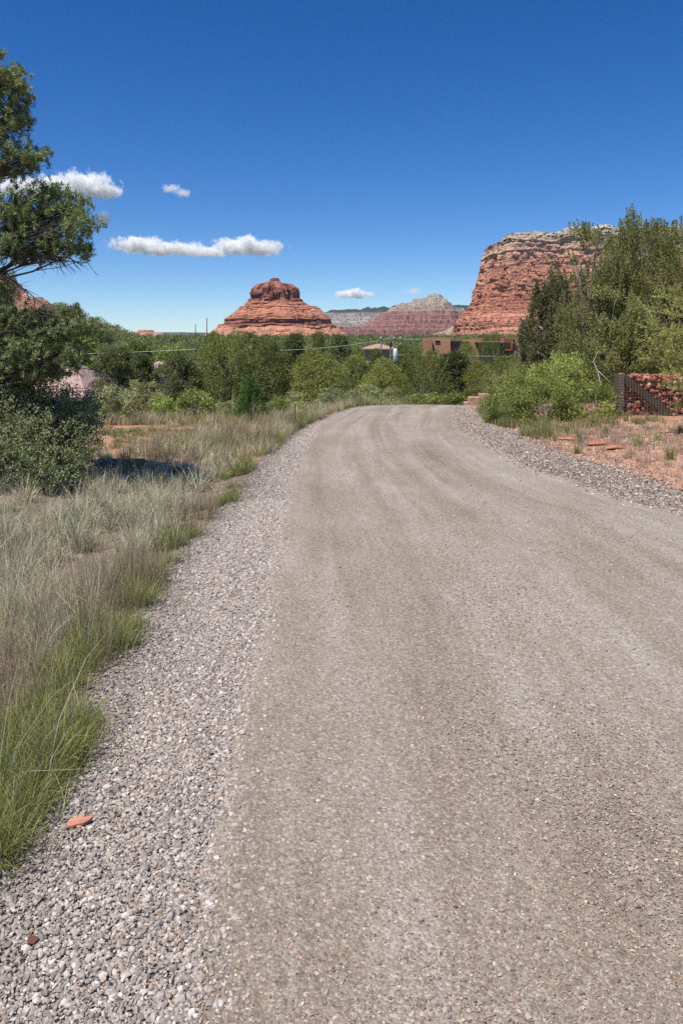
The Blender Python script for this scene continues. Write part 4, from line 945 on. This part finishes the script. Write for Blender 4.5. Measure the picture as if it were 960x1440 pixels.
# boulder shoulder on the right slope
YC = 1700
m_court = m_sandstone('courthouse_sandstone', (Zat(478, YC), Zat(326, YC)), [(0, (.40,.19,.12)), (.12, (.44,.19,.12)), (.33, (.42,.16,.095)), (.42, (.46,.20,.12)), (.6, (.49,.22,.135)), (.74, (.54,.30,.2)), (.82, (.58,.38,.27)), (.88, (.44,.34,.26)), (1, (.46,.41,.34))], veg_amt=.75, band=.045, capveg=1.0, sat=.93, vegscale=.13)
def und(X, Y_):
    px = X / Y_ * F + 480
    pts = [(640,0),(684,0),(700,0),(708,6),(715,8),(724,4),(738,-3),(752,-2),(765,-5),(778,-9),(786,-6),(794,1),(802,4),(825,4),(832,1),(849,8),(858,4),(866,-5),(900,2),(1100,0)]
    a = np.array(pts, float); return np.interp(px, a[:, 0], a[:, 1]) / F * YC * .55 + 3 * fbm(X * .03, Y_ * .03, 1, 3, 3)
polar_butte('courthouse_butte', YC, [(492,590,1200),(476,624,1160),(472,631,1150),(468.5,640,1142),(462,643,1138),(456,643,1135),(453,645,1130),(447,649,1124),(441,658,1115),(436,663,1108),(431,667,1102),(428,670,1098),(425,671,1094),(415,673,1091),(405,675,1090),(392,679,1088),(390,680,1086),(375,683,1084),(371,685,1082),(362,685,1081),(356,688,1079),(350,689,1078),(346,689,1077),(345,694,1072),(341,705,1064),(337,709,1050),(332.5,724,1030),(331.5,750,1000),(331,800,960),(330.8,884,886)],
            476, 830, ([0, .3, .8, .9, 1], [.62, .5, .48, .5, .6]), m_court, 3.6, und, 9, .05, nt=1000, nk=340, joints=.07, jrange=(.28, .8))

def ridge(name, prof, Y, base_py, shape, depth, mat, res=4.0, terr=(0, 0), amp=3, seed=0, ny=120, nscale=.02):
    prof = np.array(prof, float); X0, X1 = Xat(prof[0, 0], Y), Xat(prof[-1, 0], Y); nx = int((X1 - X0) / res)
    X = np.linspace(X0, X1, nx); d_ = np.linspace(-1, 1, ny); sh = np.array(shape, float)
    H = np.interp(X, (prof[:, 0] - 480) / F * Y, Zat(prof[:, 1], Y) - Zat(base_py, Y))
    XX, DD = np.meshgrid(X, d_, indexing='ij'); YY = Y + DD * depth
    wob = .28 * fbm(XX * nscale * .5, DD * 1.5, 0, seed, 4)
    g = np.interp(np.clip(np.abs(DD) * (1 + wob * sm(0, .25, np.abs(DD))), 0, 1), sh[:, 0], sh[:, 1])
    Z = H[:, None] * g + amp * sm(.02, .2, np.abs(DD)) * fbm(XX * nscale, YY * nscale, 0, seed + 3, 5) * 1.0 + .35 * amp * fbm(XX * nscale * 5, YY * nscale * 5, 0, seed + 4, 3)
    if terr[0]:
        q = Z / terr[0] + .4 * fbm(XX * .004, YY * .004, 0, seed + 6, 2); fr = q - np.floor(q); Z = Z + terr[1] * terr[0] * (sm(.25, .75, fr) - fr)
    Z = Z + Zat(base_py, Y)
    edge = sm(0, .04, (XX - X0) / (X1 - X0)) * sm(0, .04, (X1 - XX) / (X1 - X0)) * sm(1, .9, np.abs(DD)); Z = Z * edge + (Zat(base_py, Y) - 15) * (1 - edge)
    i, j = np.meshgrid(np.arange(nx - 1), np.arange(ny - 1), indexing='ij')
    Q = np.stack([i*ny+j, (i+1)*ny+j, (i+1)*ny+j+1, i*ny+j+1], -1)
    o = add(name, np_mesh(name, np.stack([XX, YY, Z], -1), Q), mat); return tag(o, kind='structure')
# pale domed butte in the middle
Ym = 3600
m_mid = m_sandstone('middle_sandstone', (Zat(475, Ym), Zat(415, Ym)), [(0, (.28,.12,.10)), (.3, (.34,.14,.115)), (.55, (.33,.15,.12)), (.64, (.42,.30,.22)), (.8, (.44,.37,.28)), (1, (.42,.38,.29))], veg=(.05,.065,.035), veg_amt=.75, band=.02, vegscale=.08, bd=12)
ridge('domed_butte', [(430,470),(470,466),(500,462),(520,455),(533,446),(548,436),(553,431),(565,428),(580,424),(592,421),(603,417),(612,414.5),(620,416),(628,422),(634,431),(645,434),(660,440),(700,452),(760,465)], Ym, 477, [(0,1),(.1,.9),(.25,.72),(.34,.62),(.4,.42),(.55,.33),(.6,.2),(.8,.1),(1,0)], 700, m_mid, res=5, terr=(20, .85), amp=44, seed=5, ny=300, nscale=.011)
# dotted foothill beside the large butte
Yh = 2300
m_hill = m_sandstone('foothill', (Zat(478, Yh), Zat(435, Yh)), [(0, (.30,.15,.10)), (.3, (.38,.26,.18)), (.7, (.40,.33,.25)), (1, (.42,.37,.29))], veg=(.045,.06,.03), veg_amt=1.0, band=.03, vegscale=.11)
ridge('foothill', [(560,478),(600,472),(625,466),(640,455),(652,444),(662,437),(672,430),(690,420),(720,420),(800,440)], Yh, 478, [(0,1),(.3,.75),(.6,.4),(1,0)], 420, m_hill, res=5, amp=9, seed=15, ny=160, nscale=.012)
# far pale mesa
Yf = 8000
m_far = m_sandstone('far_mesa_rock', (Zat(474, Yf), Zat(434, Yf)), [(0, (.30,.17,.13)), (.3, (.36,.25,.2)), (.45, (.46,.38,.32)), (.72, (.40,.34,.29)), (.86, (.07,.085,.06)), (1, (.05,.065,.045))], veg=(.05,.065,.045), veg_amt=.7, band=.012, vegscale=.04, bd=25)
ridge('far_mesa', [(395,462),(440,450),(458,441),(466,437.5),(490,436.5),(505,436),(515,434.5),(535,434),(550,433),(575,432),(620,431),(650,430),(690,430),(760,431)], Yf, 476, [(0,1),(.1,.98),(.3,.74),(.45,.6),(.5,.4),(.7,.25),(1,0)], 1900, m_far, res=12, terr=(40, .6), amp=60, seed=25, ny=180, nscale=.003)
m_blue = m_sandstone('far_range_rock', (0, 60), [(0, (.1,.1,.07)), (1, (.09,.1,.07))], veg_amt=1, vegscale=.03)
ridge('far_range', [(140,472),(175,469),(215,467.5),(240,467),(262,467),(300,468),(340,469),(400,470)], 9000, 478, [(0,1),(.4,.7),(1,0)], 1500, m_blue, res=20, amp=12, seed=29, ny=60, nscale=.003)
# small red knoll and the wooded ridge on the left
Yk = 1250
m_kn = m_sandstone('knoll_sandstone', (Zat(488, Yk), Zat(463, Yk)), [(0, (.30,.13,.08)), (.4, (.44,.20,.12)), (.8, (.46,.21,.12)), (1, (.38,.15,.09))], veg_amt=.45, band=.09)
ridge('red_knoll', [(120,482),(145,474),(165,470),(180,468),(192,466.5),(203,463.5),(213,464),(220,468),(236,472),(246,479),(262,482),(275,476),(288,471),(300,466),(330,464),(360,468)], Yk, 486, [(0,1),(.12,.9),(.3,.72),(.5,.45),(.75,.2),(1,0)], 150, m_kn, res=1.6, terr=(5, .9), amp=3.5, seed=35, ny=200, nscale=.04)
Yl = 800
m_lr = m_sandstone('left_ridge_rock', (Zat(478, Yl), Zat(380, Yl)), [(0, (.22,.13,.08)), (.25, (.33,.17,.11)), (.6, (.42,.18,.11)), (1, (.44,.2,.12))], veg=(.04,.055,.02), veg_amt=.9, band=.1, vegscale=.28)
ridge('left_ridge', [(-420,330),(-200,345),(-80,362),(0,378),(14,386),(24,398),(32,412),(48,418),(68,424),(80,436),(98,444),(125,452),(150,461),(170,468),(190,475),(215,482)], Yl, 484, [(0,1),(.08,.92),(.16,.7),(.4,.42),(.7,.18),(1,0)], 210, m_lr, res=1.8, terr=(7, .85), amp=6, seed=45, ny=200, nscale=.03)

# ------------------------------------------------------------------ woodland that reads as one mass
def woodland():
    rg = np.random.default_rng(9); parts = []
    def batch(X, Y, Z, size, nl, ll, pal, flat=.8):
        n = len(X); N = n * nl; ctr = np.repeat(np.stack([X, Y, Z + size * .55], -1), nl, 0); s = np.repeat(size, nl)
        u = unit(rg, N); u[:, 2] = u[:, 2] * flat; o = u * (rg.uniform(.35, 1, N) ** .5 * s * .62)[:, None]
        cc = np.repeat(rg.uniform(.7, 1.25, n), nl)[:, None]
        parts.append(leaf_quads(ctr + o, u + np.array([0, 0, .8]) + rg.normal(0, .3, (N, 3)), np.repeat(size, nl) * ll * rg.uniform(.6, 1.3, N), np.repeat(size, nl) * ll * .5, palcol(pal, N, rg) * cc, rg))
    n = 1500; Y = perspY(rg, n, 75, 420, .9); X = rg.uniform(-.5, .5, n) * Y
    px = X / Y * F + 480; k = ~((np.abs(px - 665) < 85) & (Y < 160) & (Y > 60)) & ~((np.abs(px - 532) < 26) & (Y < 118) & (Y > 60)) & ~((px < 262) & (Y < 80)); X, Y = X[k], Y[k]
    batch(X, Y, height(X, Y), rg.uniform(1.9, 3.6, len(X)), 150, .14, JUN + JDRK)
    n = 3600; Y = perspY(rg, n, 400, 1420, .6); X = rg.uniform(-.5, .5, n) * Y
    batch(X, Y, height(X, Y), rg.uniform(2.5, 5.5, n), 36, .32, JDRK + JUN)
    # conifers up the left ridge: sit them on its surface
    ob = bpy.data.objects['left_ridge'].data; co = np.zeros(len(ob.vertices) * 3, np.float32); ob.vertices.foreach_get('co', co); co = co.reshape(-1, 3)
    px = co[:, 0] / co[:, 1] * F + 480; py = 480 - (co[:, 2] - CAMZ) / co[:, 1] * F
    ok = (co[:, 1] < Yl + 12) & (px > -60) & (py < 484) & ((py > 436) | (px < 22))
    pick = co[ok]; pick = pick[rg.choice(len(pick), min(1700, len(pick)), replace=False)]
    batch(pick[:, 0], pick[:, 1], pick[:, 2] - .3, rg.uniform(2.6, 6, len(pick)), 34, .3, JDRK + JUN, 1.3)
    o = add('woodland', np_mesh('woodland', *join(parts)), M_LEAF); tag(o, 'far juniper woodland spread below the red buttes', 'woodland', kind='stuff')
woodland()

# ------------------------------------------------------------------ clouds (volumes) and air
def cloud(label, blobs, Y, dens=.03, thick=1.0, seed=0.0, soft=.35, detail=1.0):
    b = np.array(blobs, float); x0, x1 = (b[:, 0] - b[:, 2]).min() - 6, (b[:, 0] + b[:, 2]).max() + 6; y0, y1 = (b[:, 1] - b[:, 3]).min() - 5, (b[:, 1] + b[:, 3]).max() + 5
    X0, X1, Z0, Z1 = Xat(x0, Y), Xat(x1, Y), Zat(y1, Y), Zat(y0, Y); c = np.array([(X0+X1)/2, Y, (Z0+Z1)/2]); dp = (Z1 - Z0) * thick
    o = MB().box((0, 0, 0), (X1-X0, dp, Z1-Z0)).mesh('cloud'); k = NT('cloud'); k.t.nodes.remove(k.p)
    tc = k.n('ShaderNodeTexCoord').outputs['Object']; u = 1.0 / (F / Y) ; 
    nz = k.n('ShaderNodeTexNoise'); nz.noise_dimensions = '4D'; nz.inputs['W'].default_value = seed; nz.inputs['Scale'].default_value = .085 / u * detail; nz.inputs['Detail'].default_value = 5; nz.inputs['Roughness'].default_value = .6; k.l(tc, nz.inputs['Vector'])
    acc = None
    for a, bb, rx, ry in blobs:
        v = k.n('ShaderNodeVectorMath'); v.operation = 'SUBTRACT'; k.l(tc, v.inputs[0]); v.inputs[1].default_value = (Xat(a, Y) - c[0], 0, Zat(bb, Y) - c[2])
        s2 = k.scale(v.outputs[0], (1 / (rx / F * Y), 1 / (dp * .5), 1 / (ry / F * Y))); ln = k.n('ShaderNodeVectorMath'); ln.operation = 'LENGTH'; k.l(s2, ln.inputs[0])
        f = k.math('SUBTRACT', 1.0, ln.outputs['Value']); acc = f if acc is None else k.math('MAXIMUM', acc, f)
    f = k.math('ADD', acc, k.math('MULTIPLY', k.math('SUBTRACT', nz.outputs['Fac'], .53), 3.0)); f = k.sstep(f, 0.0, soft)
    pv = k.n('ShaderNodeVolumePrincipled'); pv.inputs['Color'].default_value = (.99, .99, .99, 1); pv.inputs['Anisotropy'].default_value = -.1; k.l(k.math('MULTIPLY', f, dens), pv.inputs['Density']); k.l(pv.outputs[0], k.out.inputs['Volume'])
    ob = add('cloud', o, k.m, loc=tuple(c)); tag(ob, label, 'cloud', 'small fair weather clouds'); return ob
cloud('puffy white cloud partly behind the pine boughs, the largest lump', [(118,262,48,21),(75,264,50,17),(30,264,50,15),(148,268,22,11)], 5200, .04, 1.4, 1.3, .5)
cloud('tiny white wisp just right of the pine bough tips', [(146,306,10,8)], 5200, .03, 1, 3.1)
cloud('tiny faint wisp high above the long cloud', [(240,265,14,7),(256,271,14,7)], 5200, .018, 1, 5.7, .6, 1.4)
cloud('long flat white cloud left of the bell shaped butte, lumpy at its right end', [(195,345,46,12),(240,350,62,10),(290,354,50,7),(328,348,32,12),(362,349,42,11),(348,342,20,11)], 5600, .04, 2.0, 7.2, .6)
cloud('small flat white cloud above the gap right of the bell shaped butte', [(497,413.5,30,7)], 9000, .025, 1.5, 9.9)
cloud('faintest little cloud left of the large butte', [(581,410,16,5)], 9000, .008, 1.5, 12.4, .7)

hb = MB().box((0, 0, 147), (30000, 30000, 326)).mesh('haze'); k = NT('haze'); k.t.nodes.remove(k.p)
pv = k.n('ShaderNodeVolumePrincipled'); pv.inputs['Color'].default_value = (.62, .8, 1, 1); pv.inputs['Density'].default_value = 1.7e-5; k.l(pv.outputs[0], k.out.inputs['Volume'])
HAZE = add('haze', hb, k.m); tag(HAZE, kind='stuff')
